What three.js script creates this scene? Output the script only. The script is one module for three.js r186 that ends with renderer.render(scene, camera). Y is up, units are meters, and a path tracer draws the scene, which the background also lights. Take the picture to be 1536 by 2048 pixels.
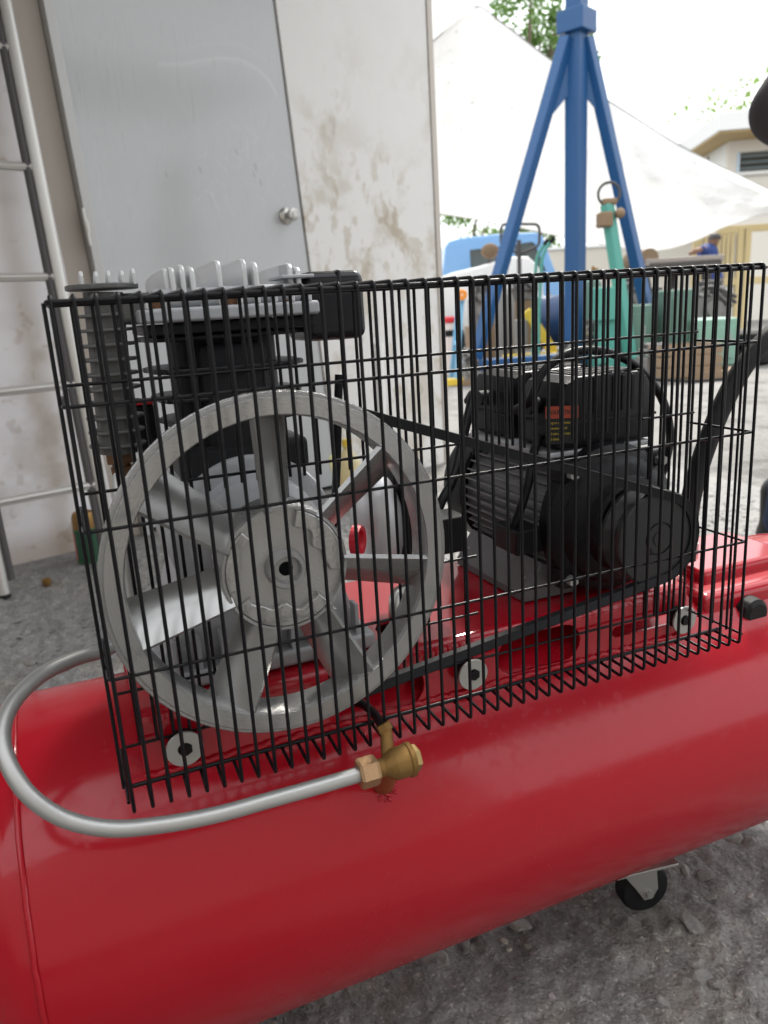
import * as THREE from 'three';
import { RoundedBoxGeometry } from 'three/addons/geometries/RoundedBoxGeometry.js';
import { mergeGeometries, mergeVertices, toCreasedNormals } from 'three/addons/utils/BufferGeometryUtils.js';
import { MarchingCubes } from 'three/addons/objects/MarchingCubes.js';

// ---------------------------------------------------------------- camera, sky, sun, exposure
const W = 1536, HH = 2048, FOC = 1530, EYE = 0.812;
const scene = new THREE.Scene();
const camera = new THREE.PerspectiveCamera(2 * Math.atan(HH / 2 / FOC) * 180 / Math.PI, W / HH, 0.02, 400);
const RX = new THREE.Vector3(0.9215, -0.0578, 0.3841), RU = new THREE.Vector3(0.1508, 0.9645, -0.2168), RB = new THREE.Vector3(-0.3579, 0.2577, 0.8975);
camera.matrixAutoUpdate = true;
camera.quaternion.setFromRotationMatrix(new THREE.Matrix4().makeBasis(RX, RU, RB));
camera.position.set(0, EYE, 0);
camera.focus = 0.74; camera.userData.fStop = 8;
camera.updateMatrixWorld(true);

const SUN_DIR = new THREE.Vector3(0.46, 0.72, -0.52).normalize();
{ // bright overcast sky, a little brighter and warmer toward the veiled sun
  const w = 256, h = 128, d = new Float32Array(w * h * 4);
  for (let j = 0; j < h; j++) for (let i = 0; i < w; i++) {
    const el = (j + 0.5) / h * Math.PI - Math.PI / 2, az = (i + 0.5) / w * 2 * Math.PI - Math.PI;
    const x = Math.cos(el) * Math.cos(az), y = Math.sin(el), z = Math.cos(el) * Math.sin(az);
    const c = x * SUN_DIR.x + y * SUN_DIR.y + z * SUN_DIR.z;
    const g = 0.82 + 0.3 * Math.max(0, y) + 0.35 * Math.pow(Math.max(0, c), 5);
    const k = (j * w + i) * 4, s = y < 0 ? 0.45 : 1;
    d[k] = g * 0.98 * s; d[k + 1] = g * s; d[k + 2] = g * 1.03 * s; d[k + 3] = 1;
  }
  const t = new THREE.DataTexture(d, w, h, THREE.RGBAFormat, THREE.FloatType);
  t.mapping = THREE.EquirectangularReflectionMapping; t.magFilter = t.minFilter = THREE.LinearFilter; t.needsUpdate = true;
  scene.background = t; scene.environment = t;
}
const sun = new THREE.DirectionalLight(new THREE.Color(1, 0.95, 0.87), 2.4);
sun.position.copy(SUN_DIR).multiplyScalar(40); sun.castShadow = true; sun.shadow.radius = 20;
sun.shadow.mapSize.set(2048, 2048);
Object.assign(sun.shadow.camera, { left: -20, right: 20, top: 20, bottom: -20, near: 1, far: 100 });
scene.add(sun, sun.target);
const renderer = new THREE.WebGLRenderer({ antialias: true });
renderer.toneMapping = THREE.LinearToneMapping;
renderer.toneMappingExposure = 1.95;
renderer.shadowMap.enabled = true;

// ---------------------------------------------------------------- helpers
let seed = 7;
const rnd = () => { seed = (seed * 1664525 + 1013904223) >>> 0; return seed / 4294967296; };
const rr = (a, b) => a + (b - a) * rnd();
const V = (x, y, z) => new THREE.Vector3(x, y, z);
const used = {};
const numbered = n => { const k = used[n] = (used[n] ?? -1) + 1; return k ? n + '_' + String(k).padStart(3, '0') : n; };
function ray(px, py) {
  return V(0, 0, 0).addScaledVector(RX, (px - W / 2) / FOC).addScaledVector(RU, -(py - HH / 2) / FOC).addScaledVector(RB, -1);
}
const onZ = (px, py, z) => { const r = ray(px, py); const p = r.multiplyScalar(z / r.z); p.y += EYE; return p; };
const ground = (px, py) => { const r = ray(px, py); const p = r.multiplyScalar(-EYE / r.y); p.y = 0; return p; };
const FH = V(-RB.x, 0, -RB.z).normalize(), RH = V(-FH.z, 0, FH.x), PHI = -Math.atan2(RH.z, RH.x);
const onDepth = (px, py, d) => { const r = ray(px, py); const p = r.multiplyScalar(d / r.dot(FH)); p.y += EYE; return p; };
const Y = y => y + EYE;                                     // eye-relative height to world height

function tagged(o, label, category, group, kind) {
  o.userData.label = label; o.userData.category = category;
  if (group) o.userData.group = group;
  if (kind) o.userData.kind = kind;
  return o;
}
function thing(name, label, category, pos = [0, 0, 0], turn = 0, group) {
  const o = new THREE.Group(); o.name = numbered(name); scene.add(o);
  o.position.set(...pos); o.rotation.y = turn;
  return tagged(o, label, category, group);
}
function sub(name, parent) { const o = new THREE.Group(); o.name = name; parent.add(o); return o; }
function clean(g) {
  if (g.index) g = g.toNonIndexed();
  for (const k of Object.keys(g.attributes)) if (!['position', 'normal', 'uv'].includes(k)) g.deleteAttribute(k);
  if (!g.attributes.uv) g.setAttribute('uv', new THREE.BufferAttribute(new Float32Array(g.attributes.position.count * 2), 2));
  return g;
}
const join = gs => gs.length === 1 ? gs[0] : mergeGeometries(gs.map(clean));
function obj(name, gs, mat, parent = scene) {
  const m = new THREE.Mesh(join(Array.isArray(gs) ? gs : [gs]), mat);
  m.name = parent === scene ? numbered(name) : name; m.castShadow = m.receiveShadow = true; parent.add(m);
  return m;
}
function struct(name, g, mat) { const m = obj(name, g, mat); m.userData.kind = 'structure'; return m; }
const box = (w, h, d, x = 0, y = 0, z = 0, r = 0.003) => {
  r = Math.min(r, w / 2.01, h / 2.01, d / 2.01);
  return (r > 0 ? new RoundedBoxGeometry(w, h, d, 2, r) : new THREE.BoxGeometry(w, h, d)).translate(x, y, z);
};
const span = (x0, x1, y0, y1, z0, z1, r) => box(Math.abs(x1 - x0), Math.abs(y1 - y0), Math.abs(z1 - z0), (x0 + x1) / 2, (y0 + y1) / 2, (z0 + z1) / 2, r);
function cyl(r0, r1, a, b, seg = 20, open = false) {          // cylinder from point a to point b
  const d = b.clone().sub(a), g = new THREE.CylinderGeometry(r1, r0, d.length(), seg, 1, open);
  g.applyQuaternion(new THREE.Quaternion().setFromUnitVectors(V(0, 1, 0), d.clone().normalize()));
  return g.translate((a.x + b.x) / 2, (a.y + b.y) / 2, (a.z + b.z) / 2);
}
function bent(pts, fillet) {                                  // polyline with rounded corners
  const c = new THREE.CurvePath();
  let prev = pts[0];
  for (let i = 1; i < pts.length - 1; i++) {
    const p = pts[i], a = pts[i - 1].clone().sub(p), b = pts[i + 1].clone().sub(p);
    const f = Math.min(fillet, a.length() * 0.49, b.length() * 0.49);
    const p0 = p.clone().addScaledVector(a.normalize(), f), p1 = p.clone().addScaledVector(b.normalize(), f);
    c.add(new THREE.LineCurve3(prev, p0)); c.add(new THREE.QuadraticBezierCurve3(p0, p, p1)); prev = p1;
  }
  c.add(new THREE.LineCurve3(prev, pts[pts.length - 1]));
  return c;
}
function sweep(curve, r, rings, seg = 8) {                    // capped tube along a curve path, points taken per segment
  const pts = [];
  if (curve.curves) curve.curves.forEach((k, i) => {
    const n = k.isLineCurve3 ? Math.max(1, rings) : 4;
    for (let j = i ? 1 : 0; j <= n; j++) pts.push(k.getPoint(j / n));
  }); else pts.push(...curve.getPoints(rings));
  const P = [], N = [], U = [], I = [];
  let nrm = null, acc = 0;
  pts.forEach((p, i) => {
    const t = (pts[i + 1] ?? p).clone().sub(pts[i - 1] ?? p).normalize();
    if (!nrm) nrm = Math.abs(t.y) < 0.9 ? V(0, 1, 0) : V(1, 0, 0);
    nrm = nrm.clone().addScaledVector(t, -nrm.dot(t)).normalize();
    const b = t.clone().cross(nrm); if (i) acc += p.distanceTo(pts[i - 1]);
    for (let j = 0; j <= seg; j++) {
      const a = j / seg * 2 * Math.PI, n = nrm.clone().multiplyScalar(Math.cos(a)).addScaledVector(b, Math.sin(a));
      P.push(p.x + n.x * r, p.y + n.y * r, p.z + n.z * r); N.push(n.x, n.y, n.z); U.push(acc, j / seg * 6.28 * r);
      if (i && j) { const k = i * (seg + 1) + j, q = k - seg - 1; I.push(q - 1, q, k - 1, q, k, k - 1); }
    }
  });
  for (const [i, e] of [[0, 1], [pts.length - 1, -1]]) {
    const t = pts[i].clone().sub(pts[i + e]).normalize(), k0 = P.length / 3, p = pts[i];
    P.push(p.x, p.y, p.z); N.push(t.x, t.y, t.z); U.push(0, 0);
    for (let j = 0; j <= seg; j++) { const s = (i * (seg + 1) + j) * 3; P.push(P[s], P[s + 1], P[s + 2]); N.push(t.x, t.y, t.z); U.push(0, 0); }
    for (let j = 1; j <= seg; j++) e > 0 ? I.push(k0, k0 + j + 1, k0 + j) : I.push(k0, k0 + j, k0 + j + 1);
  }
  const g = new THREE.BufferGeometry();
  g.setAttribute('position', new THREE.Float32BufferAttribute(P, 3)); g.setAttribute('normal', new THREE.Float32BufferAttribute(N, 3));
  g.setAttribute('uv', new THREE.Float32BufferAttribute(U, 2)); g.setIndex(I);
  return g;
}
const smooth = (pts, r, rings = 60, seg = 12) => sweep(new THREE.CatmullRomCurve3(pts, false, 'centripetal'), r, rings, seg);
function lathe(profile, seg = 48) { return new THREE.LatheGeometry(profile.map(p => new THREE.Vector2(p[0], p[1])), seg); }
const creased = (g, a = 0.6) => { if (!g.attributes.normal) g.computeVertexNormals(); return toCreasedNormals(g, a); };
const latheZ = (profile, seg) => creased(lathe(profile, seg)).rotateX(Math.PI / 2);   // profile [r, z]
function plate(pts, depth, bevel = 0.0015, holes = []) {      // shape in xy, thickness toward +z
  const s = new THREE.Shape(pts.map(p => new THREE.Vector2(p[0], p[1])));
  for (const h of holes) s.holes.push(new THREE.Path(h.map(p => new THREE.Vector2(p[0], p[1]))));
  return new THREE.ExtrudeGeometry(s, { depth: Math.max(1e-4, depth - 2 * bevel), bevelEnabled: bevel > 0, bevelThickness: bevel, bevelSize: bevel, bevelOffset: -bevel, bevelSegments: 2, curveSegments: 12 }).translate(0, 0, bevel);
}
function slot(cx, cy, w, h, n = 8) {                          // stadium outline
  const r = h / 2, o = [];
  for (const s of [1, -1]) for (let i = 0; i <= n; i++) { const a = -Math.PI / 2 + i / n * Math.PI; o.push([cx + s * (w / 2 - r) + s * r * Math.cos(a), cy + s * r * Math.sin(a)]); }
  return o;
}
const circle = (cx, cy, r, n = 28) => Array.from({ length: n }, (_, i) => [cx + r * Math.cos(i / n * 6.28318), cy + r * Math.sin(i / n * 6.28318)]);

// noise: tileable value noise and fbm
function lattice(n, s) { let q = s >>> 0 || 1; const a = new Float32Array(n * n); for (let i = 0; i < n * n; i++) { q = (q * 1664525 + 1013904223) >>> 0; a[i] = q / 4294967296; } return a; }
const lats = new Map();
function vnoise(x, y, n, s) {
  const key = s * 8192 + n, a = lats.get(key) ?? (lats.set(key, lattice(n, s * 977 + n * 31 + 5)), lats.get(key));
  const xi = Math.floor(x), yi = Math.floor(y), fx = x - xi, fy = y - yi, u = fx * fx * (3 - 2 * fx), v = fy * fy * (3 - 2 * fy);
  const m = k => ((k % n) + n) % n, x0 = m(xi), x1 = m(xi + 1), y0 = m(yi) * n, y1 = m(yi + 1) * n;
  return (a[x0 + y0] * (1 - u) + a[x1 + y0] * u) * (1 - v) + (a[x0 + y1] * (1 - u) + a[x1 + y1] * u) * v;
}
function fbm(u, v, n, oct, s, g = 0.5) { let t = 0, w = 1, q = 0; for (let o = 0; o < oct; o++) { t += w * vnoise(u * n, v * n, n, s + o); q += w; w *= g; n *= 2; } return t / q; }
function tex(w, h, fn, color, wrap = true) {
  const d = new Uint8Array(w * h * 4);
  for (let j = 0; j < h; j++) for (let i = 0; i < w; i++) {
    const c = fn((i + 0.5) / w, (j + 0.5) / h), k = (j * w + i) * 4;
    const [r, g, b] = typeof c === 'number' ? [c, c, c] : c;
    d[k] = Math.max(0, Math.min(255, r * 255)); d[k + 1] = Math.max(0, Math.min(255, g * 255)); d[k + 2] = Math.max(0, Math.min(255, b * 255)); d[k + 3] = 255;
  }
  const t = new THREE.DataTexture(d, w, h); t.magFilter = THREE.LinearFilter; t.minFilter = THREE.LinearMipmapLinearFilter; t.generateMipmaps = true;
  if (wrap) t.wrapS = t.wrapT = THREE.RepeatWrapping;
  if (color) t.colorSpace = THREE.SRGBColorSpace;
  t.needsUpdate = true; return t;
}
const rep = (t, x, y) => { const c = t.clone(); c.repeat.set(x, y); c.needsUpdate = true; return c; };
const sstep = (a, b, x) => { const t = Math.max(0, Math.min(1, (x - a) / (b - a))); return t * t * (3 - 2 * t); };
const lin = (r, g, b) => new THREE.Color().setRGB(r, g, b);

// ---------------------------------------------------------------- materials
const peel = tex(512, 512, (u, v) => fbm(u, v, 64, 3, 3), false);
const mottle = tex(512, 512, (u, v) => 0.25 + 0.5 * fbm(u, v, 8, 5, 11), false);
const castTex = tex(512, 512, (u, v) => fbm(u, v, 96, 3, 21, 0.7), false);
const std = (c, roughness = 0.6, metalness = 0, more = {}) => new THREE.MeshStandardMaterial({ color: c, roughness, metalness, ...more });
const phy = (c, roughness = 0.6, metalness = 0, more = {}) => new THREE.MeshPhysicalMaterial({ color: c, roughness, metalness, ...more });
const tankFilm = tex(1024, 1024, (u, v) => { const a = fbm(u, v, 5, 5, 301, 0.6), b = fbm(u, v * 0.25, 60, 4, 305, 0.6), c = sstep(0.68, 0.74, fbm(u, v, 120, 2, 309)); return [0, 0.27 + 0.2 * sstep(0.42, 0.7, a) + 0.12 * (b - 0.5) + 0.2 * c, 0]; }, false);
const M = {
  red: phy(lin(0.39, 0.0015, 0.012), 0.55, 0, { specularIntensity: 0.2, clearcoat: 0.75, clearcoatRoughness: 0.5, clearcoatRoughnessMap: tankFilm, bumpMap: rep(peel, 4, 4), bumpScale: 0.00010 }),
  redPlate: phy(lin(0.40, 0.0015, 0.013), 0.45, 0, { specularIntensity: 0.25, clearcoat: 0.9, clearcoatRoughness: 0.08, bumpMap: rep(peel, 2, 2), bumpScale: 0.0001 }),
  wire: phy(lin(0.0035, 0.0035, 0.0055), 0.3, 0, { specularIntensity: 0.55 }),
  black: phy(lin(0.0035, 0.0035, 0.005), 0.42, 0, { specularIntensity: 0.5, bumpMap: rep(castTex, 6, 6), bumpScale: 0.0002 }),
  blackGloss: phy(lin(0.005, 0.005, 0.008), 0.26, 0, { specularIntensity: 0.8 }),
  blackCast: phy(lin(0.005, 0.0055, 0.008), 0.38, 0, { specularIntensity: 0.7, bumpMap: rep(castTex, 5, 5), bumpScale: 0.0008 }),
  rubber: phy(lin(0.008, 0.008, 0.009), 0.65, 0, { specularIntensity: 0.6 }),
  belt: phy(lin(0.008, 0.009, 0.012), 0.55, 0, { specularIntensity: 0.7 }),
  silver: std(lin(0.41, 0.408, 0.402), 0.38, 0.7, { bumpMap: rep(castTex, 4, 4), bumpScale: 0.00025, roughnessMap: mottle }),
  silverSmooth: std(lin(0.56, 0.56, 0.57), 0.36, 0.55),
  castAl: std(lin(0.44, 0.45, 0.47), 0.5, 0.35, { bumpMap: rep(castTex, 5, 5), bumpScale: 0.0003 }),
  finAl: std(lin(0.55, 0.56, 0.57), 0.42, 0.3),
  coolerAl: std(lin(0.10, 0.10, 0.10), 0.45, 0.3),
  castDark: std(lin(0.13, 0.13, 0.135), 0.5, 0.3, { bumpMap: rep(castTex, 5, 5), bumpScale: 0.0003 }),
  motorGrey: std(lin(0.17, 0.17, 0.175), 0.45, 0.25),
  pipe: std(lin(0.44, 0.44, 0.43), 0.42, 0.7, { bumpMap: rep(castTex, 2, 2), bumpScale: 0.0001 }),
  brass: std(lin(0.27, 0.155, 0.05), 0.42, 0.8, { bumpMap: rep(castTex, 3, 3), bumpScale: 0.0003 }),
  brassDark: std(lin(0.16, 0.085, 0.045), 0.45, 0.6),
  zinc: std(lin(0.42, 0.42, 0.40), 0.35, 0.6),
  steel: std(lin(0.45, 0.44, 0.41), 0.3, 0.9),
  blue: std(lin(0.010, 0.075, 0.21), 0.4, 0, { bumpMap: mottle, bumpScale: 0.002 }),
  blueNavy: std(lin(0.010, 0.042, 0.13), 0.35),
  teal: std(lin(0.08, 0.32, 0.26), 0.55),
  greenGrey: std(lin(0.10, 0.19, 0.15), 0.55),
  greenPale: std(lin(0.20, 0.36, 0.28), 0.55),
  yellow: std(lin(0.72, 0.50, 0.05), 0.5),
  yellowPale: std(lin(0.62, 0.50, 0.26), 0.6),
  cream: std(lin(0.62, 0.58, 0.50), 0.8),
  greyScrap: std(lin(0.22, 0.21, 0.20), 0.6, 0.3),
  darkScrap: std(lin(0.06, 0.055, 0.055), 0.6),
  brownScrap: std(lin(0.22, 0.15, 0.09), 0.8),
  wood: std(lin(0.27, 0.19, 0.12), 0.8),
  white: std(lin(0.78, 0.78, 0.76), 0.5),
};

// ================================================================ the ground
{
  const gcol = tex(2048, 2048, (u, v) => {
    const a = fbm(u, v, 5, 4, 31), b = fbm(u, v, 48, 3, 37, 0.65), c = vnoise(u * 420, v * 420, 420, 43), f = vnoise(u * 900, v * 900, 900, 45), w = fbm(u, v, 11, 4, 49, 0.6);
    const sand = sstep(0.55, 0.72, w) * 0.35;
    let t = 0.48 + 0.10 * (a - 0.5) + 0.16 * (b - 0.5) + 0.10 * (c - 0.5) + 0.08 * (f - 0.5) + (c > 0.9 ? 0.12 : 0) - (c < 0.06 ? 0.10 : 0);
    return [t * (1.0 + 0.08 * sand), t * (0.993 + 0.04 * sand), t * (0.978 - 0.05 * sand)];
  }, true);
  const gb = tex(2048, 2048, (u, v) => {
    const b = fbm(u, v, 120, 3, 57, 0.6), r = 1 - Math.abs(2 * fbm(u, v, 60, 3, 61, 0.6) - 1), f = vnoise(u * 700, v * 700, 700, 63);
    return 0.42 * b + 0.36 * r * r + 0.14 * f;
  }, false);
  const mat = std(new THREE.Color(1, 1, 1), 0.62, 0, { map: gcol, bumpMap: gb, bumpScale: 0.0055 });
  // near field: fine grid with real lumps; beyond it one large sheet of the same surface
  const x0 = -1.6, x1 = 2.6, z0 = -3.0, z1 = 0.6, nx = 760, nz = 650;
  const g = new THREE.PlaneGeometry(x1 - x0, z1 - z0, nx, nz).rotateX(-Math.PI / 2).translate((x0 + x1) / 2, 0, (z0 + z1) / 2);
  const p = g.attributes.position, uv = g.attributes.uv;
  for (let i = 0; i < p.count; i++) {
    const x = p.getX(i), z = p.getZ(i), U = x / 4 + 9, Z = z / 4 + 9;
    const e = sstep(0, 0.25, Math.min(x - x0, x1 - x, z - z0, z1 - z));
    const lump = sstep(0.55, 0.85, vnoise(U * 150, Z * 150, 150, 79)) * 0.006 + sstep(0.6, 0.9, vnoise(U * 310, Z * 310, 310, 83)) * 0.0035 - sstep(0.62, 0.85, vnoise(U * 120, Z * 120, 120, 85)) * 0.004;
    const h = (fbm(U, Z, 12, 3, 71) - 0.55) * 0.012 + (fbm(U, Z, 60, 2, 77, 0.5) - 0.5) * 0.006 + lump;
    p.setY(i, h * e); uv.setXY(i, x / 1.3, z / 1.3);
  }
  g.computeVertexNormals();
  struct('ground', g, mat);
  const far = new THREE.Shape([[-200, -200], [200, -200], [200, 200], [-200, 200]].map(q => new THREE.Vector2(...q)));
  far.holes.push(new THREE.Path([[x0, -z1], [x0, -z0], [x1, -z0], [x1, -z1]].map(q => new THREE.Vector2(...q))));
  const fg = new THREE.ShapeGeometry(far).rotateX(-Math.PI / 2); const fu = fg.attributes.uv, fp = fg.attributes.position;
  for (let i = 0; i < fp.count; i++) fu.setXY(i, fp.getX(i) / 1.7, fp.getZ(i) / 1.7);
  const yc = tex(1024, 1024, (u, v) => { const a = fbm(u, v, 4, 6, 81, 0.55), b = fbm(u, v, 60, 4, 87, 0.7), s = sstep(0.56, 0.7, fbm(u, v, 9, 5, 91, 0.55)); const t = 0.47 + 0.16 * (a - 0.5) + 0.14 * (b - 0.5) - 0.1 * s; return [t * 1.01, t * 0.99, t * 0.96]; }, true);
  struct('yard_ground', fg, std(0xffffff, 0.8, 0, { map: yc, bumpMap: gb, bumpScale: 0.012 }));
  // loose grit lying on it
  const stone = new THREE.IcosahedronGeometry(1, 1), sp = stone.attributes.position;
  const jit = {};
  for (let i = 0; i < sp.count; i++) { const k = [sp.getX(i), sp.getY(i), sp.getZ(i)].map(v => v.toFixed(3)).join(); const s = jit[k] ??= rr(0.75, 1.15); sp.setXYZ(i, sp.getX(i) * s, sp.getY(i) * s * 0.6, sp.getZ(i) * s); }
  stone.computeVertexNormals();
  const n = 3600, im = new THREE.InstancedMesh(stone, std(lin(0.26, 0.25, 0.235), 0.55), n), mt = new THREE.Matrix4(), q = new THREE.Quaternion();
  for (let i = 0; i < n; i++) {
    const s = 0.0012 + 0.0042 * Math.pow(rnd(), 4); q.setFromEuler(new THREE.Euler(rr(-0.4, 0.4), rr(0, 6.28), rr(-0.4, 0.4)));
    mt.compose(V(rr(-1.2, 2.2), 0.001, rr(-2.8, -0.3)), q, V(s * rr(0.8, 1.4), s, s * rr(0.8, 1.4))); im.setMatrixAt(i, mt);
    const t = rr(0.5, 1.5); im.setColorAt(i, lin(t, t * rr(0.92, 1), t * rr(0.84, 0.98)));
  }
  // larger stones half sunk in the surface
  const big = new THREE.InstancedMesh(stone, std(0xffffff, 0.6, 0, { map: gcol }), 1500);
  for (let i = 0; i < 1500; i++) {
    const s = 0.004 + 0.011 * Math.pow(rnd(), 2.2); q.setFromEuler(new THREE.Euler(rr(-0.5, 0.5), rr(0, 6.28), rr(-0.5, 0.5)));
    mt.compose(V(rr(-1.2, 2.2), s * 0.05, rr(-2.6, -0.2)), q, V(s * rr(0.8, 1.5), s * rr(0.6, 1), s * rr(0.8, 1.5))); big.setMatrixAt(i, mt);
    const t = rr(0.75, 1.25); big.setColorAt(i, lin(t, t * 0.98, t * 0.95));
  }
  big.name = 'embedded_stones'; big.castShadow = big.receiveShadow = true; scene.add(big);
  tagged(big, 'half buried stones breaking through the rough asphalt', 'stones', null, 'stuff');
  im.name = 'gravel'; im.castShadow = im.receiveShadow = true; scene.add(im);
  tagged(im, 'loose grey grit scattered over the rough asphalt', 'gravel', null, 'stuff');
}

// ================================================================ the white shed wall with its steel door
const WT = 18 * Math.PI / 180, WA = ground(14, 1134.6), WN = V(Math.sin(WT), 0, Math.cos(WT)), WD = V(Math.cos(WT), 0, -Math.sin(WT));
const onWall = (px, py, off = 0) => { const r = ray(px, py); return r.multiplyScalar((V(WA.x, WA.y - EYE, WA.z).dot(WN) + off) / r.dot(WN)); };
const wl = (px, py, off = 0) => { const p = onWall(px, py, off); return [V(p.x - WA.x, 0, p.z - WA.z).dot(WD), p.y + EYE]; };
{
  const shed = thing('shed', 'white panelled shed with grey steel door and stained wall beside the ladder', 'shed', [WA.x, 0, WA.z], WT);
  const stainWall = tex(1024, 1024, (u, v) => {                 // grime smears: v is height / 2.4 m, u is along / 2.4 m
    const y = v * 2.4, n1 = fbm(u, v, 14, 5, 101, 0.6), n2 = fbm(u * 1, v * 0.6, 40, 4, 107, 0.6), n3 = fbm(u, v, 6, 4, 113);
    const zone = sstep(2.0, 1.3, y + (n3 - 0.5) * 1.0);
    const sm = sstep(0.48, 0.68, n1) * 0.42 * zone + sstep(0.56, 0.70, n2) * 0.45 * zone * sstep(0.3, 0.55, n3);
    const b = [0.872, 0.868, 0.855], s = [0.66, 0.61, 0.53];
    const f = 0.02 * (n2 - 0.5);
    return b.map((c, i) => c + f + (s[i] - c) * Math.min(1, sm));
  }, true);
  const stainLeft = tex(512, 1024, (u, v) => {
    const y = v * 2.4, n1 = fbm(u, v, 10, 5, 121, 0.6), n2 = fbm(u * 0.999, v * 0.12, 24, 4, 127, 0.6), n3 = fbm(u, v, 48, 3, 131, 0.6);
    const run = Math.exp(-Math.pow((u * 2.4 - 0.21 - 0.03 * (n1 - 0.5)) / 0.045, 2)) * (0.35 + 0.65 * n2);
    const sm = 0.5 * run + sstep(0.55, 0.78, n1) * 0.3 + sstep(0.66, 0.78, n3) * 0.25 + sstep(0.12, 0.0, y - 0.04 * n1) * 0.5;
    const b = [0.895, 0.89, 0.895], s = [0.62, 0.56, 0.50];
    return b.map((c, i) => c + (s[i] - c) * Math.min(1, sm));
  }, true);
  const doorRough = tex(1024, 1024, (u, v) => {
    const brushed = fbm(u, v * 0.06, 90, 4, 141, 0.65), smear = fbm(u, v, 6, 5, 147, 0.55), fine = fbm(u * 0.4, v, 30, 4, 151, 0.6);
    return 0.30 + 0.14 * (brushed - 0.5) + 0.34 * sstep(0.45, 0.7, smear) * fine;
  }, false);
  const dc = document.createElement('canvas'); dc.width = dc.height = 2048; const dx = dc.getContext('2d');
  dx.fillStyle = '#b2b4b5'; dx.fillRect(0, 0, 2048, 2048);
  const dp = (px, py) => { const [u, v] = wl(px, py); return [u / 2.4 * 2048, 2048 - v / 2.4 * 2048]; };
  const stroke = (pts, w, style) => { dx.strokeStyle = style; dx.lineWidth = w; dx.lineCap = 'round'; dx.beginPath(); pts.forEach((p, i) => { const [x, y] = dp(...p); i ? dx.lineTo(x, y) : dx.moveTo(x, y); }); dx.stroke(); };
  for (let k = 0; k < 420; k++) { const x = rr(110, 560), y = rr(20, 540); stroke([[x, y], [x + rr(-6, 8), y + rr(6, 34)]], rr(1, 7), rnd() < 0.5 ? 'rgba(255,255,255,0.035)' : 'rgba(70,66,58,0.03)'); }
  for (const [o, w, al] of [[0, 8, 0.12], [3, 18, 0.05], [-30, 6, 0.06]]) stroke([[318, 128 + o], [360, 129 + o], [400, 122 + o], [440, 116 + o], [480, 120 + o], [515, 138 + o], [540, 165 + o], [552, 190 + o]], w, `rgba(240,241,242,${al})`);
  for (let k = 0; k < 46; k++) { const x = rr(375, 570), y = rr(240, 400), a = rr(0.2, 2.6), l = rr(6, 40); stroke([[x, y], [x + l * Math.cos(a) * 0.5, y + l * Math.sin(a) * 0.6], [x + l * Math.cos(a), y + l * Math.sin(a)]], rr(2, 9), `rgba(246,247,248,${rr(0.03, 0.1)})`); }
  for (const [x, y] of [[508, 330], [519, 361], [505, 345], [330, 345], [398, 336], [470, 300]]) stroke([[x, y], [x + 3, y + 9]], rr(5, 9), 'rgba(96,90,80,0.22)');
  const doorCol = new THREE.CanvasTexture(dc); doorCol.colorSpace = THREE.SRGBColorSpace; doorCol.wrapS = doorCol.wrapT = THREE.RepeatWrapping;
  const wallMat = phy(0xffffff, 0.5, 0, { map: stainWall, clearcoat: 0.2, clearcoatRoughness: 0.35, bumpMap: rep(mottle, 1, 1), bumpScale: 0.002 });
  const leftMat = phy(0xffffff, 0.5, 0, { map: stainLeft, bumpMap: rep(mottle, 1, 1), bumpScale: 0.003 });
  const doorMat = phy(0xffffff, 1.0, 0, { map: doorCol, roughnessMap: doorRough, clearcoat: 0.8, clearcoatRoughness: 0.12 });
  const jambMat = std(lin(0.40, 0.36, 0.31), 0.6, 0, { bumpMap: mottle, bumpScale: 0.002 });
  const trim = std(lin(0.45, 0.45, 0.44), 0.4, 0.3);
  // the shed leans a little: panel edges follow the measured lines, heights 0 .. 2.5 m
  const topY = 2.9;
  const line = (a, b) => { const [u0, v0] = wl(...a), [u1, v1] = wl(...b); return y => u0 + (u1 - u0) * (y - v0) / (v1 - v0); };
  const eDoorL = line([92, 0], [207, 600]), eDoorR = line([546, 0], [616, 530]), eEdge = line([858, 0], [880, 540]);
  const quad = (l, r, y0, y1, z, th) => {
    const g = plate([[l(y0), y0], [r(y0), y0], [r(y1), y1], [l(y1), y1]], th, 0.002).translate(0, 0, z), p = g.attributes.position, uv = g.attributes.uv;
    for (let i = 0; i < p.count; i++) uv.setXY(i, p.getX(i) / 2.4, p.getY(i) / 2.4);
    return g;
  };
  const k = (f, d) => y => f(y) + d;
  obj('wall', quad(() => -3.2, k(eDoorL, -0.115), -0.02, topY, -0.06, 0.06), leftMat, shed);
  obj('door_jamb', quad(k(eDoorL, -0.113), k(eDoorL, -0.022), -0.02, topY, -0.08, 0.065), jambMat, shed);
  const strip = obj('door_frame', [quad(k(eDoorL, -0.020), k(eDoorL, 0.012), -0.02, topY, -0.05, 0.078)], trim, shed);
  const door = obj('door', quad(k(eDoorL, 0.014), k(eDoorR, -0.004), 0.02, topY - 0.02, -0.05, 0.055), doorMat, shed);
  obj('wall', quad(k(eDoorR, 0.004), k(eEdge, -0.035), -0.02, topY, -0.07, 0.082), wallMat, shed);
  obj('corner_trim', quad(k(eEdge, -0.033), eEdge, -0.02, topY, -0.09, 0.108), std(lin(0.50, 0.46, 0.41), 0.5, 0.2), shed);
  // door knob and hinge
  const [ku, kv] = wl(573, 432, 0.01);
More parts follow.
